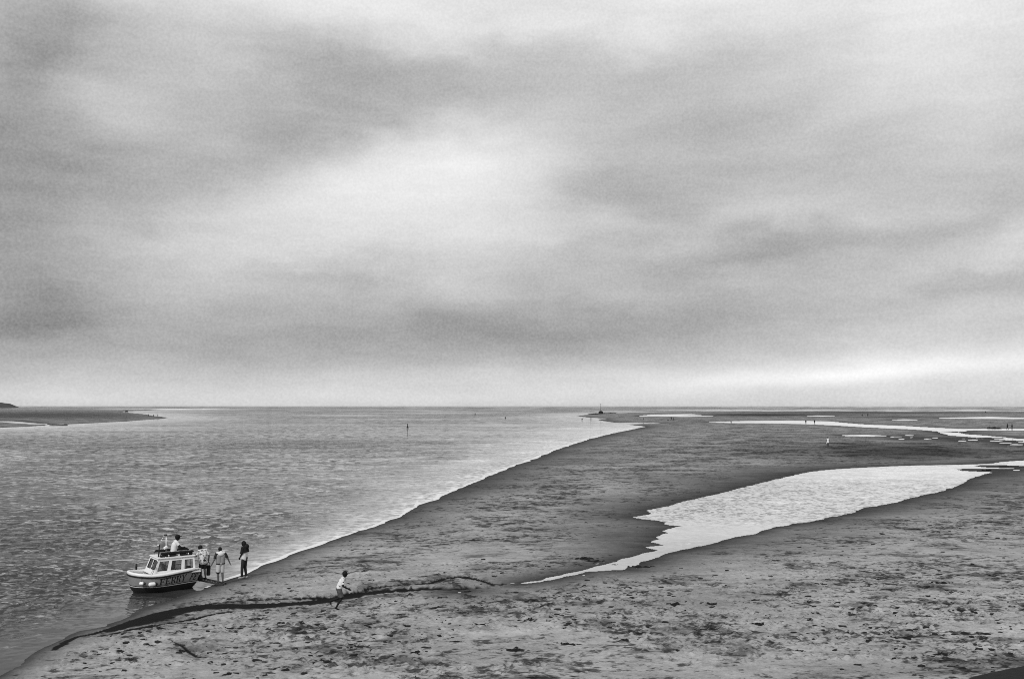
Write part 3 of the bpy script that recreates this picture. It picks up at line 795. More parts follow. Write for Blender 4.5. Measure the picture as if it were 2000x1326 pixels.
    bm = bmesh.new(); add_tube(bm, [(-.50, -.30, zr), (-.47, -.29, zr+.30), (-.44, -.27, zr+.62)], [.045, .04, .032], 8); mast = bm_obj('mast', bm, M['black'], root, True)
    bm = bmesh.new(); add_tube(bm, [(-.44, -.27, zr+.62), (-.30, -.15, zr+.80), (-.12, .0, zr+.93), (.08, .15, zr+.99)], .014, 8); bm_obj('mast_arm', bm, M['metal'], mast, True)
    bm = bmesh.new(); add_tube(bm, [(.16, .28, zr+.40), (.15, .28, zr+.95)], .035, 8); bm_obj('lamp_post', bm, M['white'], mast, True)
    bm = bmesh.new(); add_box(bm, (.10, .24, zr+1.0), (.16, .10, .07), None, .015); bm_obj('lamp_head', bm, M['black'], mast)
    bm = bmesh.new(); add_box(bm, (.10, .24, zr+.38), (.22, .16, .10), Euler((0, -.5, 0)).to_matrix(), .02); bm_obj('radar_bracket', bm, M['white'], mast)
    bm = bmesh.new(); add_tube(bm, [(.16, .28, 1.0), (.16, .28, zr+.40)], .02, 8); bm_obj('lamp_stay', bm, M['metal'], mast, True)
    for p, r in (((-.53, -.30, zr+.60), .05), ((-.28, -.13, zr+.81), .045), ((-.20, -.07, zr+.88), .03), ((-.08, .03, zr+.955), .03)):
        bm = bmesh.new(); ellipsoid(bm, p, (r, r, r*.8)); bm_obj('mast_lamp', bm, M['white'], mast, True)
    # wing mirror, stay wires and windscreen bar
    bm = bmesh.new(); ellipsoid(bm, (xa-.06, -yb-.02, 1.20), (.03, .08, .09)); bm_obj('wing_mirror', bm, M['metal'], root, True)
    bm = bmesh.new(); add_tube(bm, [(xa+.22, -yb-.03, z1-.10), (xa-.12, -yb-.08, z0+.05)], .014, 6); bm_obj('windscreen_bar', bm, M['black'], root)
    bm = bmesh.new(); add_tube(bm, [(xat, -yt-.05, z1+.02), (xa-.24, -B/2+.05, .82)], .009, 6); bm_obj('stay_wire', bm, M['black'], root)
    # fenders and the ball buoy
    def fender(p, r, l, m, ax):
        bm = bmesh.new(); p = Vector(p); ax = Vector(ax).normalized()
        capsule(bm, p-ax*l/2, r, p+ax*l/2, r, 14); f_ = bm_obj('fender', bm, m, root, True)
        bm = bmesh.new(); q = p - ax*(l/2+r) if ax.x < 0 else p + ax*(l/2+r*.6)
        capsule(bm, q, r*.75, q+ax*.06*(1 if ax.x > 0 else -1), r*.8, 12); bm_obj('fender_end', bm, M['black'], f_, True)
        bm = bmesh.new(); add_tube(bm, [p+Vector((0, 0, r*.6)), p+Vector((0, .12, r+.28))], .008, 5); bm_obj('fender_line', bm, M['black'], f_)
    fender((-1.08, -.98, .34), .105, .20, M['white'], (1, -.03, 0))
    fender((-1.62, -.84, .40), .085, .10, M['white'], (1, -.6, 0))
    bm = bmesh.new(); ellipsoid(bm, (1.95, -.36, .30), (.15, .15, .17)); bb = bm_obj('ball_buoy', bm, M['black'], root, True)
    bm = bmesh.new(); add_tube(bm, [(1.95, -.36, .46), (1.88, -.36, .72)], .01, 6); bm_obj('buoy_line', bm, M['black'], bb)
    bm = bmesh.new()
    add_tube(bm, [(.86, -.78, .78), (1.0, -.80, .99), (1.12, -.80, .96), (1.22, -.80, .79)], [.05, .08, .08, .04], 8)
    kb = bm_obj('rope_bag', bm, M['dark'], root, True)
    bm = bmesh.new(); ellipsoid(bm, (1.0, -.875, .86), (.05, .02, .07)); bm_obj('bag_badge', bm, M['white'], kb, True)
    bm = bmesh.new(); add_tube(bm, [(1.3, -.83, .79), (1.45, -.84, .83), (1.6, -.80, .80), (1.72, -.72, .80)], .022, 6); bm_obj('mooring_line', bm, M['metal'], root, True)
    bm = bmesh.new(); add_box(bm, (-.15, -.2, .98), (.06, .5, .30), None, .02); bm_obj('console', bm, M['interior'], root)
    # lettering on the hull side
    G = {'F': [(.12, 0, .36, 1), (.36, .88, .92, 1), (.36, .46, .70, .56), (.02, 0, .12, .06), (.36, 0, .48, .06), (.02, .94, .12, 1), (.82, .70, .92, .88), (.62, .38, .70, .46), (.62, .56, .70, .64)],
         'E': [(.12, 0, .36, 1), (.36, .88, .92, 1), (.36, .46, .70, .56), (.36, 0, .92, .12), (.02, 0, .12, .06), (.02, .94, .12, 1), (.82, .74, .92, .88), (.82, .12, .92, .26), (.62, .38, .70, .46), (.62, .56, .70, .64)],
         'R': [(.12, 0, .36, 1), (.36, .90, .72, 1), (.36, .46, .72, .56), (.68, .56, .90, .90), (.02, 0, .12, .06), (.36, 0, .46, .06), (.02, .94, .12, 1), ((.46, .46), (.68, .46), (1.0, 0), (.78, 0))],
         'Y': [(.40, .0, .62, .48), (.28, 0, .40, .06), (.62, 0, .74, .06), ((.0, 1), (.24, 1), (.54, .48), (.40, .48)), ((.80, 1), (.98, 1), (.62, .48), (.54, .48)), (-.05, .95, .0, 1), (.24, .95, .32, 1), (.72, .95, .80, 1)]}
    def hull_side(x, v):
        lo, hi = math.pi, 2*math.pi                 # near side: th in (pi, 2pi)
        for _ in range(40):
            m_ = (lo+hi)/2
            if outline(m_)[0] < x: lo = m_
            else: hi = m_
        xx, y = outline((lo+hi)/2)
        p = hp(xx, y, v); r = Vector((xx/(L/2)**2, y/(B/2)**2, 0)).normalized()
        return p, r
    def letters(txt, x0, w, v0, v1, slant=0.0, gap=1.08, lift=0.0):
        for i, ch in enumerate(txt):
            verts, faces = [], []
            k_ = 0
            for s_ in G[ch]:
                q = [(s_[0], s_[1]), (s_[2], s_[1]), (s_[2], s_[3]), (s_[0], s_[3])] if not isinstance(s_[0], tuple) else list(s_)
                nsub = 4
                for a in range(nsub):
                    t0, t1 = a/nsub, (a+1)/nsub
                    quad = []
                    for t, e in ((t0, 0), (t1, 0), (t1, 1), (t0, 1)):
                        A0, B0 = (q[0], q[1]) if e == 0 else (q[3], q[2])
                        quad.append((A0[0]+(B0[0]-A0[0])*t, A0[1]+(B0[1]-A0[1])*t))
                    base_ = len(verts)
                    for (gx, gy) in quad:
                        v_ = v0 + (v1-v0)*gy + lift*(i+gx)
                        p, r = hull_side(x0 + (i*gap+gx)*w + slant*gy, v_)
                        verts.append(p + r*(.012+.0008*k_))
                    faces.append((base_, base_+1, base_+2, base_+3))
                k_ += 1
            mesh_obj('letter', verts, faces, M['letter'], root)
    letters('FERRY', -.66, .305, .50, .84, .03, 1.06, .004)
    letters('FE', 1.20, .25, .52, .84, .10, 1.04)
    # small arched line of worn lettering above the name: too worn to read
    verts, faces = [], []
    for i in range(13):
        x = -.62 + i*.085; dv = .855 - .0015*(i-6)**2
        for dx in (0, .04):
            b0 = len(verts)
            for (gx, gy) in ((0, 0), (.018, 0), (.018, .045), (0, .045)):
                p, r = hull_side(x+dx+gx, dv+gy-.03); verts.append(p+r*.012)
            faces.append((b0, b0+1, b0+2, b0+3))
    tag(mesh_obj('worn_lettering', verts, faces, M['letter'], root), kind='stuff')
    return root
bx_, by_ = gp(321, 1150)
FERRY_RZ = R(36)
ferry = make_ferry((bx_, by_, .12), FERRY_RZ)

# gangplank from the boat's end to the sand
def make_plank(p0, p1, w):
    p0, p1 = Vector(p0), Vector(p1); d = (p1-p0); L = d.length
    root = empty('gangplank', p1, math.atan2(-d.y, -d.x))
    pitch = math.asin(-d.z/L)
    rot = Euler((0, -pitch, 0)).to_matrix()
    for sy in (-1, 1):
        bm = bmesh.new(); add_box(bm, rot @ Vector((L/2, sy*w/2, .03)), (L, .04, .07), rot); bm_obj('side_rail', bm, M['wood'], root)
    n = 11
    bm = bmesh.new(); add_box(bm, (0, 0, 0), (.065, w-.05, .025), rot)
    s0 = bm_obj('slat', bm, M['wood'], root)
    for i in range(n):
        o = s0 if i == 0 else s0.copy()
        if i: COL.objects.link(o); o.parent = root
        o.location = rot @ Vector((L*(i+.5)/n, 0, .05))
    return tag(root, 'dark slatted gangplank sloping from the ferry down to the wet sand', 'gangplank')
a = gp(384, 1130, .30); c = gp(438, 1142, .06)
make_plank((a[0], a[1], .30), (c[0], c[1], .06), .42)

# ------------------------------------------------------------------ people
def hand(bm, wr, d, side, curl=.5, fl=1.0):
    """palm and five fingers beyond the wrist; d = forearm direction, side = thumb side"""
    d = Vector(d).normalized(); side = Vector(side); side = (side - d*side.dot(d)).normalized(); pn = d.cross(side)
    palm = wr + d*.045
    capsule(bm, wr, .024, wr+d*.03, .028, 8)
    capsule(bm, palm - side*.022, .017, palm + side*.022, .019, 8)
    capsule(bm, palm - side*.022 + d*.03, .016, palm + side*.024 + d*.03, .017, 8)
    for i, l in enumerate((.060, .075, .082, .072)):
        b0 = palm + side*(-.032+.0215*i) + d*.04
        k = b0 + (d*math.cos(curl*.6) + pn*math.sin(curl*.6))*l*.55*fl
        e = k + (d*math.cos(curl*1.6) + pn*math.sin(curl*1.6))*l*.5*fl
        capsule(bm, b0, .0095, k, .009, 6); capsule(bm, k, .009, e, .0075, 6)
    b0 = wr + side*.026 + d*.02; k = b0 + (side*.7+d*.7)*.04; e = k + (d*.9+side*.2+pn*.3)*.035
    capsule(bm, b0, .013, k, .011, 6); capsule(bm, k, .011, e, .009, 6)

STAND = dict(pelvis=(0, 0, .95), chest=(0, 0, 1.27), neck=(0, 0, 1.43), head=(.02, 0, 1.585),
    shL=(0, -.175, 1.385), elL=(-.03, -.235, 1.12), wrL=(.05, -.26, .87), shR=(0, .175, 1.385), elR=(-.03, .235, 1.12), wrR=(.05, .26, .87),
    hipL=(0, -.085, .90), knL=(.02, -.095, .49), anL=(-.02, -.10, .075), hipR=(0, .085, .90), knR=(.02, .095, .49), anR=(-.02, .10, .075))
def make_person(loc, rz, face, height, pose, look=0.0, skin='skin', voxel=.011, top='tee', sleeve=.55, bottom='shorts', leg=.75, hair='hair', hair_style='short',
                shoes='black', belly=0.0, label='', foot_dir=None, top_low=0.0, group=None, cat='person', cap=None, hand_dir=None):
    root = empty('person', loc, rz, height/1.70)
    tag(root, label, cat, group)
    J = dict(STAND); J.update(pose)
    f = Vector((math.cos(face), math.sin(face), 0)); r = Vector((math.sin(face), -math.cos(face), 0)); up = Vector((0, 0, 1))
    J = {k: f*v_[0] + r*v_[1] + up*v_[2] for k, v_ in J.items()}
    yaw = Matrix.Rotation(face, 3, 'Z'); hy = Matrix.Rotation(face+look, 3, 'Z')
    hf = Vector((math.cos(face+look), math.sin(face+look), 0)); hr = Vector((math.sin(face+look), -math.cos(face+look), 0))
    fine = voxel < .015
    def torso(bm, e, low=0.0):
        for sg in (-1, 1):
            capsule(bm, J['pelvis'] + r*sg*.065 - up*low, .10+e+belly, J['chest'] + r*sg*.075, .105+e, 14)
        if belly: ellipsoid(bm, J['pelvis']*.55+J['chest']*.45 + f*.04, (.15+belly+e, .16+belly+e, .18+e), yaw)
        capsule(bm, J['shL']*.86+J['shR']*.14, .062+e, J['shR']*.86+J['shL']*.14, .062+e, 12)
        capsule(bm, J['chest'], .10+e, (J['shL']+J['shR'])/2, .075+e, 12)
    def feet(bm, e, S_):
        a_ = J['an'+S_]; fd = (foot_dir or {}).get(S_, (1, 0, -.28)); d = (f*fd[0]+r*fd[1]+up*fd[2]).normalized()
        capsule(bm, a_ - d*.03 - up*.03, .036+e, a_ + d*.13 - up*.015, .030+e, 10)
        capsule(bm, a_ + d*.12 - up*.015, .030+e, a_ + d*.165 - up*.012, .022+e, 8)
    bm = bmesh.new()
    torso(bm, 0)
    ellipsoid(bm, J['pelvis'] - up*.03, (.115, .155, .12), yaw)
    capsule(bm, J['neck'] - up*.05, .056, J['head'] - up*.05, .052, 12)
    H = J['head']
    ellipsoid(bm, H + up*.015 - hf*.006, (.094, .074, .102), hy); ellipsoid(bm, H + hf*.028 - up*.055, (.058, .052, .062), hy)
    capsule(bm, H + hf*.088 + up*.012, .010, H + hf*.106 - up*.022, .015, 8)
    for sg in (-1, 1): ellipsoid(bm, H + hr*sg*.077 - hf*.006, (.018, .009, .030), hy, 8)
    for S_, sg in (('L', -1), ('R', 1)):
        capsule(bm, J['sh'+S_], .052, J['el'+S_], .041, 12); capsule(bm, J['el'+S_], .041, J['wr'+S_], .028, 12)
        d = (J['wr'+S_]-J['el'+S_]); hand(bm, J['wr'+S_], d, f if abs(d.normalized().dot(f)) < .85 else up, .45)
        capsule(bm, J['hip'+S_], .088, J['kn'+S_], .057, 12)
        md = J['kn'+S_]*.68 + J['an'+S_]*.32 - f*.012
        capsule(bm, J['kn'+S_], .055, md, .056, 12); capsule(bm, md, .056, J['an'+S_], .038, 12)
        feet(bm, 0, S_)
    body = remeshed('body', bm, voxel*.85 if fine else voxel, M[skin], root, 3)
    # shirt
    if top:
        bm = bmesh.new(); torso(bm, .022, top_low)
        for S_ in 'LR':
            if sleeve > 0:
                e = J['sh'+S_].lerp(J['el'+S_], min(sleeve, 1)); capsule(bm, J['sh'+S_], .072, e, .066, 12, True, False)
                if sleeve > 1: capsule(bm, J['el'+S_], .06, J['el'+S_].lerp(J['wr'+S_], sleeve-1), .048, 12, True, False)
        capsule(bm, J['neck'] - up*.09, .078, J['neck'] - up*.025, .064, 12, True, False)
        remeshed('shirt', bm, voxel, M[top], root, 4)
    if bottom:
        bm = bmesh.new(); e = .022
        ellipsoid(bm, J['pelvis'] - up*.03, (.115+e+belly*.6, .155+e+belly*.6, .125), yaw)
        for S_ in 'LR':
            if leg <= 1: capsule(bm, J['hip'+S_], .088+e+.006, J['hip'+S_].lerp(J['kn'+S_], leg), .075+e, 12, True, False)
            else:
                capsule(bm, J['hip'+S_], .088+e*.6, J['kn'+S_], .06+e*.5, 12)
                capsule(bm, J['kn'+S_], .06+e*.5, J['kn'+S_].lerp(J['an'+S_], leg-1), .046+e*.5, 12, True, False)
        remeshed('trousers' if leg > 1 else 'shorts', bm, voxel, M[bottom], root, 3)
    if hair:
        bm = bmesh.new()
        ellipsoid(bm, H + up*.035 - hf*.018, (.100, .086, .098), hy)
        if hair_style == 'short': ellipsoid(bm, H - hf*.04 - up*.01, (.068, .080, .085), hy)
        if hair_style == 'afro': ellipsoid(bm, H + up*.03 - hf*.012, (.118, .105, .118), hy); ellipsoid(bm, H - hf*.045 - up*.02, (.075, .09, .09), hy)
        if hair_style == 'long':
            ellipsoid(bm, H - hf*.05 - up*.03, (.078, .095, .12), hy)
            for sg in (-1, 0, 1): capsule(bm, H - hf*.06 + hr*sg*.05, .06, H - hf*.11 + hr*sg*.06 - up*.30, .06, 10)
        remeshed('hair', bm, voxel, M[hair], root, 2)
    if cap:
        bm = bmesh.new(); ellipsoid(bm, H + up*.05 - hf*.006, (.106, .088, .085), hy); ellipsoid(bm, H + up*.045 + hf*.11, (.075, .068, .014), hy)
        remeshed('cap', bm, voxel*.8, M[cap], root, 2)
    if shoes:
        for S_ in 'LR':
            bm = bmesh.new(); feet(bm, .012, S_); remeshed('shoe', bm, voxel, M[shoes], root, 2)
    if fine:
        for sg in (-1, 1):
            bm = bmesh.new(); ellipsoid(bm, H + hf*.083 + hr*sg*.032 + up*.012, (.010, .013, .008), hy, 8); bm_obj('eye', bm, M['black'], body, True)
        bm = bmesh.new(); ellipsoid(bm, H + hf*.083 - up*.058, (.008, .024, .006), hy, 8); bm_obj('mouth', bm, M['skindark'], body, True)
    root['_J'] = 1; del root['_J']
    return root, J, f, r
def cam_rz(x, y): return -math.atan2(x, y)

# skipper standing in the cabin, upper body through the roof hatch, facing the shore
fm = Matrix.Rotation(FERRY_RZ, 3, 'Z'); sp = fm @ Vector((.36, .02, .50)) + Vector((bx_, by_, .10))
make_person(sp, cam_rz(sp.x, sp.y), R(8), 1.74, dict(chest=(.06, 0, 1.26), neck=(.12, 0, 1.41), head=(.17, 0, 1.56), shL=(.10, -.17, 1.37), shR=(.10, .17, 1.37),
    elR=(.26, .26, 1.16), wrR=(.46, .24, 1.10), elL=(.20, -.25, 1.14), wrL=(.42, -.20, 1.09)), skin='skindark', top='tee', sleeve=.6, bottom='legging', leg=1.9, cap='dark', hair='hair',
    label='person in white T-shirt and dark cap standing up through the ferry roof')
# passenger on the plank beside the boat
x, y = gp(396, 1131, .30)
pB, J, f, r = make_person((x, y, .30), cam_rz(x, y), R(118), 1.55, dict(chest=(.05, 0, 1.27), neck=(.13, -.03, 1.40), head=(.20, -.07, 1.50), shL=(.08, -.19, 1.37), shR=(.06, .19, 1.38),
    elL=(.12, -.30, 1.14), wrL=(.34, -.30, 1.08), elR=(-.02, .30, 1.12), wrR=(.05, .32, .88), knL=(.03, -.10, .49), anL=(.0, -.10, .075), anR=(-.05, .12, .075)), top='printshirt', sleeve=.85, bottom='black', leg=.95, belly=.035,
    hair_style='afro', shoes='black', top_low=.10, look=R(20), label='person in pale patterned shirt and dark shorts on the gangplank beside the ferry')
# dark bag in the right hand
bm = bmesh.new(); add_box(bm, (0, 0, -.36), (.17, .10, .46), None, .04)
bp_ = pB.matrix_basis @ (J['wrR'] - Vector((0, 0, .09)))
bag = empty('shoulder_bag', (bp_.x, bp_.y, bp_.z), cam_rz(x, y) + R(15))
bm_obj('bag_body', bm, M['dark'], bag)
bm = bmesh.new(); add_tube(bm, [(-.06, 0, -.14), (-.05, 0, -.03), (0, 0, .01), (.05, 0, -.03), (.06, 0, -.14)], .012, 6); bm_obj('handle', bm, M['dark'], bag, True)
tag(bag, 'long dark bag hanging from the hand of the person in patterned shirt', 'bag')
# man in the vest at the foot of the plank
x, y = gp(430, 1138.5, .10)
pC, J, f, r = make_person((x, y, .10), cam_rz(x, y), R(100), 1.60, dict(shL=(0, -.20, 1.38), shR=(0, .20, 1.38), elL=(-.05, -.30, 1.13), wrL=(-.02, -.42, .88), elR=(-.04, .33, 1.14), wrR=(-.01, .44, .90),
    head=(.03, -.04, 1.57), knL=(.03, -.11, .49), knR=(.05, .10, .50), anL=(-.02, -.09, .075), anR=(.0, .12, .075)), top='black', sleeve=.85, bottom='palecloth', leg=.98, look=R(25), top_low=.02,
    label='person in grey hooded vest and pale shorts at the foot of the gangplank')
bm = bmesh.new(); up = Vector((0, 0, 1))
for sg in (-1, 1): capsule(bm, J['pelvis']+r*sg*.07-up*.02, .135, J['chest']+r*sg*.085, .142, 14, False, True)
capsule(bm, J['shL']*.8+J['shR']*.2, .088, J['shR']*.8+J['shL']*.2, .088, 12)
remeshed('vest', bm, .011, M['greycloth'], pC, 3)
bm = bmesh.new(); sh = (J['shL']+J['shR'])/2
capsule(bm, sh - r*.15 + up*.035, .078, sh + r*.15 + up*.035, .078, 12); ellipsoid(bm, sh - f*.10 + up*.0, (.09, .14, .11), Matrix.Rotation(R(100), 3, 'Z')); capsule(bm, J['neck']-f*.03-up*.05, .10, J['neck']-f*.04+up*.015, .088, 12)
remeshed('hood', bm, .011, M['hood'], pC, 3)
bm = bmesh.new()
for sg in (-1, 1): capsule(bm, J['pelvis']+r*sg*.07-up*.055, .145, J['pelvis']+r*sg*.07+up*.0, .146, 14, False, False)
remeshed('hem_band', bm, .011, M['black'], pC, 1)
bm = bmesh.new(); k0 = J['hipL'].lerp(J['knL'], .88); k1 = J['hipL'].lerp(J['knL'], 1.04); capsule(bm, k0, .103, k1, .10, 14, False, False); remeshed('shorts_cuff', bm, .011, M['black'], pC, 1)
# woman on the sand
x, y, z = on_ground(477, 1129)
pD, J, f, r = make_person((x, y, z), cam_rz(x, y), R(150), 1.72, dict(head=(.07, 0, 1.57), neck=(.03, 0, 1.43), elR=(.02, .22, 1.13), wrR=(.14, .16, .96), elL=(.03, -.22, 1.13), wrL=(.14, -.16, .96),
    anL=(.06, -.11, .075), knL=(.06, -.10, .49), anR=(-.04, .11, .075)), top='tee', sleeve=.5, bottom='legging', leg=1.95, hair_style='long', shoes='shoe', skin='skindark', top_low=.05,
    label='person with long dark hair, black top and dark leggings standing on the sand')
bm = bmesh.new()
for sg in (-1, 1): capsule(bm, J['chest']*.7+J['pelvis']*.3+r*sg*.08-f*.02, .15, J['chest']+r*sg*.09+up*.06, .135, 14, False, True)
capsule(bm, J['shL'], .088, J['shR'], .088, 12)
capsule(bm, J['shL'], .085, J['elL'], .075, 12, True, False); capsule(bm, J['shR'], .085, J['elR'], .075, 12, True, False)
ellipsoid(bm, sh*0 + (J['shL']+J['shR'])/2 - f*.10 + up*.06, (.10, .13, .12), Matrix.Rotation(R(150), 3, 'Z'))
remeshed('jacket', bm, .011, M['dark'], pD, 3)
# running child
x, y, z = on_ground(657, 1190)
make_person((x, y, z), cam_rz(x, y), R(4), 1.50, dict(pelvis=(.10, 0, .92), chest=(.22, 0, 1.20), neck=(.30, 0, 1.36), head=(.36, 0, 1.50), shL=(.28, -.16, 1.31), shR=(.26, .17, 1.31),
    elR=(.26, .23, 1.02), wrR=(.47, .18, .90), elL=(.12, -.26, 1.06), wrL=(.34, -.24, .92),
    hipL=(.10, -.08, .88), knL=(.18, -.09, .49), anL=(-.26, -.09, .36), hipR=(.10, .08, .88), knR=(.22, .09, .50), anR=(-.02, .09, .10)),
    top='printtee', sleeve=.75, bottom='shorts', leg=.92, shoes=None, skin='skindark', hair_style='afro', foot_dir={'L': (.25, 0, -1), 'R': (.9, 0, -.55)},
    label='child in white T-shirt with dark print running barefoot across the sand')
# far walkers
def far_person(px, py, hgt, face, top, bottom, label, walk=.18, leg=1.9, z=None, sleeve=.6, group=None, voxel=.024, belly=0):
    x, y, zz = on_ground(px, py, .7)
    return make_person((x, y, zz), cam_rz(x, y), face, hgt, dict(anL=(walk, -.09, .08), knL=(walk*.8, -.09, .49), anR=(-walk, .09, .10), knR=(-walk*.2, .09, .49), elL=(-.10, -.23, 1.13), wrL=(-.02, -.24, .88), elR=(.06, .23, 1.13), wrR=(.18, .24, .92)),
        top=top, sleeve=sleeve, bottom=bottom, leg=leg, skin='skindark', voxel=voxel, shoes=None, label=label, group=group, belly=belly)
pg, J, f, r = far_person(1617, 872, 1.72, R(-90), 'tee', None, 'person in a white knee-length dress alone on the dark flats', .05, 1.9, sleeve=.2)
bm = bmesh.new(); capsule(bm, J['pelvis']+Vector((0, 0, .12)), .15, J['pelvis']-Vector((0, 0, .30)), .25, 16, True, False); capsule(bm, J['pelvis']+r*.12-Vector((0, 0, .2)), .1, J['pelvis']+r*.2-Vector((0, 0, .48)), .09, 12, True, False)
remeshed('skirt', bm, .02, M['tee'], pg, 2)
far_person(1968, 837.6, 1.85, R(175), 'dark', 'dark', 'left one of two dark figures walking by the stranded rocks', .26, belly=.05)
far_person(1977, 838, 1.85, R(175), 'dark', 'dark', 'right one of two dark figures walking by the stranded rocks', .14, belly=.04)
far_person(1574, 828.3, 1.75, R(90), 'dark', 'dark', 'left one of two tiny figures wading in the far stream', .12, belly=.05)
far_person(1591, 828, 1.75, R(90), 'dark', 'dark', 'right one of two tiny figures wading in the far stream', .1, belly=.04)
far_person(1154, 821.5, 1.9, R(0), 'dark', 'dark', 'tiny dark figure standing at the tip of the sand spit below the beacon', .12, belly=.05)
far_person(1257, 822.5, 1.8, R(0), 'dark', 'greycloth', 'tiny pale-legged figure between the beacon spit and the distant group', .1)
far_person(1311, 821.5, 1.8, R(20), 'dark', 'dark', 'tiny stooping figure on the left of the distant pair', .35, belly=.05)
far_person(1315, 821.0, 1.8, R(-160), 'dark', 'dark', 'tiny figure on the right of the distant pair', .2, belly=.05)
far_person(1428, 827.5, 1.75, R(90), 'greycloth', 'dark', 'tiny grey figure at the left end of the far stream', .1)
far_person(1684, 813.8, 2.0, R(90), 'dark', 'dark', 'left one of two specks of people near the far tide line', .2, belly=.1)
far_person(1695, 813.6, 2.0, R(90), 'dark', 'dark', 'right one of two specks of people near the far tide line', .2, belly=.1)
far_person(1925, 806.6, 2.0, R(90), 'dark', 'dark', 'speck of a person at the surf on the right', .3, belly=.15)
for i, (px, w) in enumerate(((290, 'left'), (300, 'middle'), (308, 'right'))):
    far_person(px, 813.5 + (.5 if i else 0), 1.9, R(180 if i % 2 else 0), 'dark', 'dark', w + ' of three tiny figures at the point of the left sandbank', .3, belly=.08)

# distant dog
def make_dog(px, py, label, s=1.0, rz=0.0):
    x, y, z = on_ground(px, py, .5)
    root = empty('dog', (x, y, z), rz, s); tag(root, label, 'dog')
    bm = bmesh.new()
    capsule(bm, (.28, 0, .52), .15, (-.25, 0, .54), .11, 10); capsule(bm, (.32, 0, .58), .09, (.48, 0, .78), .07, 8); capsule(bm, (.48, 0, .80), .085, (.66, 0, .74), .045, 8)
    for sy in (-1, 1):
        capsule(bm, (.46, sy*.05, .84), .03, (.44, sy*.07, .93), .015, 6)
        capsule(bm, (.28, sy*.08, .46), .06, (.30, sy*.08, .24), .035, 8); capsule(bm, (.30, sy*.08, .24), .032, (.29, sy*.08, .03), .03, 8)
        capsule(bm, (-.24, sy*.08, .48), .08, (-.18, sy*.09, .30), .05, 8); capsule(bm, (-.18, sy*.09, .30), .045, (-.34, sy*.09, .18), .03, 8); capsule(bm, (-.34, sy*.09, .18), .03, (-.32, sy*.09, .03), .03, 8)
    capsule(bm, (-.34, 0, .58), .04, (-.62, 0, .76), .02, 8)
    remeshed('body', bm, .025, M['dark'], root, 2)
make_dog(1137, 820, 'dark dog in the shallows left of the figure on the spit', 1.1, R(20))
make_dog(1305, 822.3, 'dark dog beside the distant pair of figures', 1.0, R(180))

# ------------------------------------------------------------------ buoys and beacon
def make_buoy(px, py, h, label, mark=True):
    x, y = gp(px, py, 0)
    root = empty('buoy', (x, y, 0), .3); tag(root, label, 'buoy', 'channel buoys in the estuary')
    bm = bmesh.new(); add_tube(bm, [(0, 0, -.2*h), (0, 0, .0), (0, 0, .14*h), (0, 0, .22*h)], [.20*h, .27*h, .27*h, .16*h], 16); bm_obj('float', bm, M['black'], root, True)
    bm = bmesh.new(); add_tube(bm, [(0, 0, .2*h), (0, 0, .62*h), (0, 0, .78*h)], [.13*h, .09*h, .08*h], 12); bm_obj('tower', bm, M['black'], root, True)
    if mark:
        bm = bmesh.new(); ellipsoid(bm, (0, 0, .90*h), (.10*h, .10*h, .11*h)); bm_obj('topmark', bm, M['black'], root, True)
make_buoy(796, 835, 1.45, 'tall dark channel buoy nearest the camera in the estuary')
make_buoy(928, 809.5, 2.0, 'tiny dark buoy farthest out near the horizon')
make_buoy(987, 816.5, 1.5, 'squat dark buoy between the far buoy and the sand spit', False)

x, y = gp(1173.5, 807.2, .3)
bc = empty('beacon', (x, y, .2)); tag(bc, 'tall thin pole beacon on a dark rock mound at the spit', 'beacon')
bm = bmesh.new(); add_tube(bm, [(0, 0, 0), (0, 0, 2.0), (0, 0, 2.6)], [2.6, 2.0, 1.0], 14); bm_obj('plinth', bm, M['rock'], bc)
bm = bmesh.new(); add_tube(bm, [(0, 0, 2.4), (0, 0, 9.0)], [.24, .16], 10); bm_obj('pole', bm, M['black'], bc)
bm = bmesh.new(); add_tube(bm, [(0, 0, 9.0), (0, 0, 9.2), (0, 0, 9.7), (0, 0, 9.9)], [.2, .3, .3, .1], 10); bm_obj('topmark', bm, M['black'], bc)

def make_rock(name, x, y, z, sx, sy, sz, label, cat, seed, mat='rock', group=None, rz=0.0):
    bm = bmesh.new(); bmesh.ops.create_icosphere(bm, subdivisions=3, radius=1.0)
    rr = random.Random(seed); ph = [rr.uniform(0, 6) for _ in range(6)]
    for v_ in bm.verts:
        c_ = v_.co; q = 1 + .16*math.sin(c_.x*4+ph[0])*math.cos(c_.y*5+ph[1]) + .12*math.sin(c_.z*6+c_.x*7+ph[2]) + rr.uniform(-.06, .06)
        v_.co = Vector((c_.x*sx*q, c_.y*sy*q, c_.z*sz*q*(1 if c_.z > 0 else .5)))
    o = bm_obj(name, bm, M[mat]); o.location = (x, y, z); o.rotation_euler = (0, 0, rz)
    return tag(o, label, cat, group)
for i, (px, py, w, h) in enumerate(((1158, 808.3, 9, 1.8), (1168, 807.8, 10, 2.6), (1183, 807.4, 11, 2.4), (1195, 807.0, 9, 2.3))):
    x, y = gp(px, py, .2); make_rock('rock', x, y, .1, w*y/F, 9, h*y/F*.55, 'dark low rock mass, number %s from the left under the beacon' % ('one', 'two', 'three', 'four')[i], 'rock', 10+i)
for i, (px, py, w, h, lab) in enumerate(((1932, 836.2, 3.6, 3.2, 'small dark rock left of the two walking figures'), (1942, 836.6, 5.0, 4.0, 'larger dark rock between the small rock and the two walking figures'), (1950, 836.8, 5.0, 2.6, 'low tapering dark rock nearest the two walking figures'))):
    x, y, z = on_ground(px, py, .8); make_rock('rock', x, y, z, w*y/F, 1.0, h*y/F*.75, lab, 'rock', 30+i)
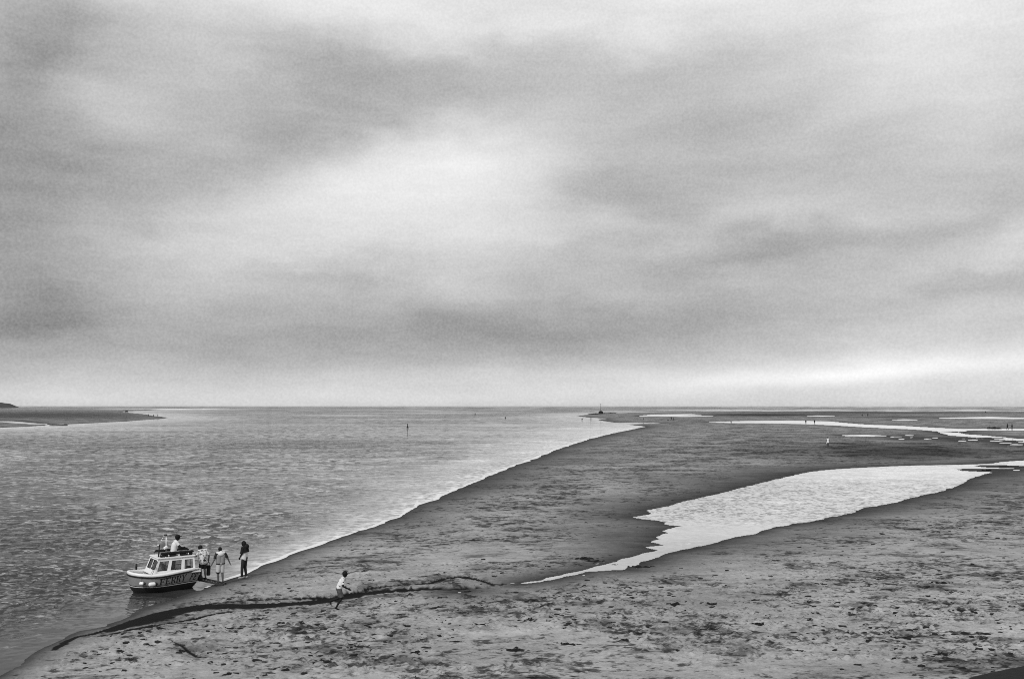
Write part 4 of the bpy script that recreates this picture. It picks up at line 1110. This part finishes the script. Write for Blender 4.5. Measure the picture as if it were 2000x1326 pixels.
x, y, z = on_ground(247, 804, .4); make_rock('rock', x, y, z, 2.6*y/F*1.2, 1.5, 1.3, 'lone dark lump on top of the left sandbank', 'rock', 41)

# headland on the left horizon
vs, fs = [], []
n = 60; yb_ = 5200
for i in range(n+1):
    px = -500 + (40+500)*i/n
    t = max(0, (34-px))
    h = (9.5*(1-math.exp(-t/9.0)) + .7*math.sin(px*.06) + .5*math.sin(px*.17+1) + .3*math.sin(px*.41))*yb_/F*(1 if t > 0 else 0)
    x = (px-1000)/F*yb_
    for dy, k in ((0, 0), (40, .55), (140, .92), (320, 1.0), (900, 0)):
        vs.append((x*(1+dy/yb_), yb_+dy, -1 + (h+1)*k*(1+.05*math.sin(px*.9+dy))))
for i in range(n):
    for j in range(4): fs.append((i*5+j, i*5+5+j, i*5+6+j, i*5+1+j))
tag(mesh_obj('headland', vs, fs, M['hill'], None, True), kind='structure')

# ------------------------------------------------------------------ breakers beyond the flats
bm = bmesh.new(); rb = random.Random(5)
for k in range(60):
    px = rb.uniform(1180, 2250) if k > 12 else rb.uniform(240, 420); py = rb.uniform(799.5, 803.8) if k > 12 else rb.uniform(797.8, 799.5)
    if k > 12 and px < 1290: py = rb.uniform(802.5, 804.0)
    x, y = gp(px, py, 0); w = rb.uniform(14, 60)*y/F; h = rb.uniform(.25, .8)*y/F*.55
    n = 14
    pts = []
    for i in range(n+1):
        t = i/n*2-1; e = (1-t*t)**.6
        pts.append((x+t*w, y+rb.uniform(-2, 2), 0, h*e*rb.uniform(.6, 1.1)+.03))
    row = [[bm.verts.new((p[0], p[1]+dy*3.5, p[3]*k_)) for dy, k_ in ((-1, 0), (-.4, .8), (.1, 1), (.8, .1))] for p in pts]
    for i in range(n):
        for j in range(3): bm.faces.new((row[i][j], row[i+1][j], row[i+1][j+1], row[i][j+1]))
br = bm_obj('breaking_waves', bm, M['foam'], None, True); tag(br, 'white lines of breaking surf off the far flats', 'surf', None, 'stuff')

# ------------------------------------------------------------------ wrack clumps and scraps on the sand
def clump_mesh(seed):
    rr = random.Random(seed); bm = bmesh.new(); ellipsoid(bm, (0, 0, 0), (.75, .5, .035))
    for k in range(30):
        a = rr.gauss(0, .42); c_ = rr.gauss(0, .30); th = rr.uniform(0, 6.28); l = rr.uniform(.10, .34); w = rr.uniform(.03, .09); h = rr.uniform(.02, .09)
        d = Vector((math.cos(th), math.sin(th), 0)); s_ = Vector((-d.y, d.x, 0)); c0 = Vector((a, c_, 0))
        q = [c0-d*l-s_*w*.3, c0-s_*w, c0+d*l-s_*w*.2, c0+d*l+s_*w*.2, c0+s_*w, c0-d*l+s_*w*.3]
        bt = [bm.verts.new(p+Vector((0, 0, -.02))) for p in q]
        tp = [bm.verts.new(p*.9+c0*.1+Vector((0, 0, h*(1 if i in (1, 4) else .5)))) for i, p in enumerate(q)]
        bm.faces.new(tp)
        for i in range(6): bm.faces.new((bt[i], bt[(i+1) % 6], tp[(i+1) % 6], tp[i]))
    bmesh.ops.recalc_face_normals(bm, faces=bm.faces[:])
    me = bpy.data.meshes.new('wrack_clump'); bm.to_mesh(me); bm.free(); me.materials.append(M['weed']); return me
CM = [clump_mesh(i) for i in range(5)]
CLN = {(1140, 1091): 'long dark clump on the far bank just left of the pool outlet', (1160, 1096): 'dark clump touching the long one on the far bank of the pool outlet',
    (1196, 1105): 'dark clump lying in the water of the narrow pool outlet', (1250, 1107): 'dark clump on the near bank of the pool outlet', (912, 1128): 'dark clump on the hump above the dry creek right of the running child',
    (916, 1155): 'dark clump beside the tiny puddle in the creek', (352, 1270): 'dark clump on the short dark gouge in the sand at lower left', (252, 1286): 'dark clump nearest the lower left shoreline',
    (1840, 1138): 'biggest dark clump on the open sand below the right end of the pool', (1246, 981): 'small dark clump alone on the sandbank left of the pool', (1840, 1277): 'dark clump closest to the dark slipway corner',
    (916, 1155): 'dark clump beside the tiny puddle in the creek', (452, 1315): 'dark clump at the bottom edge below the ferry', (1606, 1141): 'leftmost of the dark clumps in the row just below the pool', (1714, 1131): 'dark clump between two others in the row just below the pool'}
CL = [(1606, 1141, 14), (1714, 1131, 15), (1840, 1138, 20), (1474, 1172, 14), (1480, 1218, 26), (1578, 1209, 22), (1382, 1229, 24), (1880, 1194, 26), (1786, 1199, 14), (1320, 1180, 26), (1388, 1179, 20), (1864, 1156, 16),
    (938, 1220, 15), (1114, 1217, 16), (866, 1214, 14), (796, 1222, 15), (1190, 1216, 15), (1108, 1257, 20), (890, 1252, 14), (1008, 1269, 26), (1036, 1211, 22), (1224, 1250, 24), (736, 1238, 16), (812, 1276, 26),
    (1140, 1091, 26), (1160, 1096, 20), (1196, 1105, 18), (1250, 1107, 22), (912, 1128, 18), (916, 1155, 14), (252, 1286, 20), (452, 1315, 20), (418, 1308, 8), (352, 1270, 12), (496, 1254, 10), (532, 1234, 8),
    (1246, 981, 6), (1756, 1245, 22), (1840, 1277, 26), (1720, 1240, 18), (1560, 1270, 14), (700, 1262, 20), (640, 1290, 24), (560, 1306, 20), (1330, 1240, 12), (1100, 1226, 10)]
for i, (px, py, w) in enumerate(CL):
    x, y, z = on_ground(px, py, .25, 2)
    o = bpy.data.objects.new('wrack_clump', CM[i % 5]); link(o)
    s_ = w*y/F*1.0; o.location = (x, y, z-.005); o.scale = (s_, s_*random.uniform(.55, .9), .8*min(1.2, s_*2)); o.rotation_euler = (0, 0, random.uniform(-.25, .35) + (math.pi if i % 2 else 0))
    tag(o, CLN.get((px, py), 'dark flat clump lying on the pale sand'), 'clump', 'dark clumps scattered on the sand')
# small scraps nobody could count
rs = random.Random(11); xs, ys, ss = [], [], []
for k in range(5200):
    px = rs.uniform(-100, 2100); py = rs.triangular(860, 1345, 1230)
    x, y = gp(px, py, .25); xs.append(x); ys.append(y)
xs = np.array(xs); ys = np.array(ys)
den = vnoise(xs, ys, 8, 101) + vnoise(xs, ys, 2.5, 102)*.9
zt, wt_, mt_, ct_, st_ = terrain(xs, ys)
ok = (den > rng.uniform(-.35, .45, len(xs))) & (ct_ < .35) & (mt_ < .2) & (st_ > 1.5) & (wt_ < .6)
vs, fs = [], []
for x, y, z in zip(xs[ok], ys[ok], zt[ok]):
    sz = .022 + .10*rs.random()**3; a = rs.gauss(0.1, .4); b0 = len(vs); n = 6; el_ = rs.uniform(.35, .8)
    for k in range(n):
        t = 2*math.pi*k/n; q = rs.uniform(.6, 1.25); u, w = math.cos(t)*sz*q*1.6, math.sin(t)*sz*q*el_*1.6
        vs.append((x+u*math.cos(a)-w*math.sin(a), y+u*math.sin(a)+w*math.cos(a), z-.02))
    for k in range(n):
        p = vs[b0+k]; vs.append((x+(p[0]-x)*.72, y+(p[1]-y)*.72, z+sz*rs.uniform(.15, .5)))
    fs.append(tuple(range(b0+n, b0+2*n)))
    for k in range(n): fs.append((b0+k, b0+(k+1) % n, b0+n+(k+1) % n, b0+n+k))
o = mesh_obj('wrack_scraps', vs, fs, M['weed']); tag(o, 'small dark scraps strewn over the near sand', 'scraps', None, 'stuff')

# ------------------------------------------------------------------ dark slip at the near right corner
SL = [(1880, 1330), (1905, 1321), (1950, 1311), (2000, 1301), (2150, 1270), (2500, 1240), (2700, 1420), (1700, 1420)]
pts = [gp(p[0], p[1], .42) for p in SL]
bm = bmesh.new(); lo = [bm.verts.new((p[0], p[1], .0)) for p in pts]; hi = [bm.verts.new((p[0], p[1], .44)) for p in pts]
bm.faces.new(hi)
for i in range(len(pts)): bm.faces.new((lo[i], lo[(i+1) % len(pts)], hi[(i+1) % len(pts)], hi[i]))
tag(bm_obj('slipway', bm, M['slip']), kind='structure')
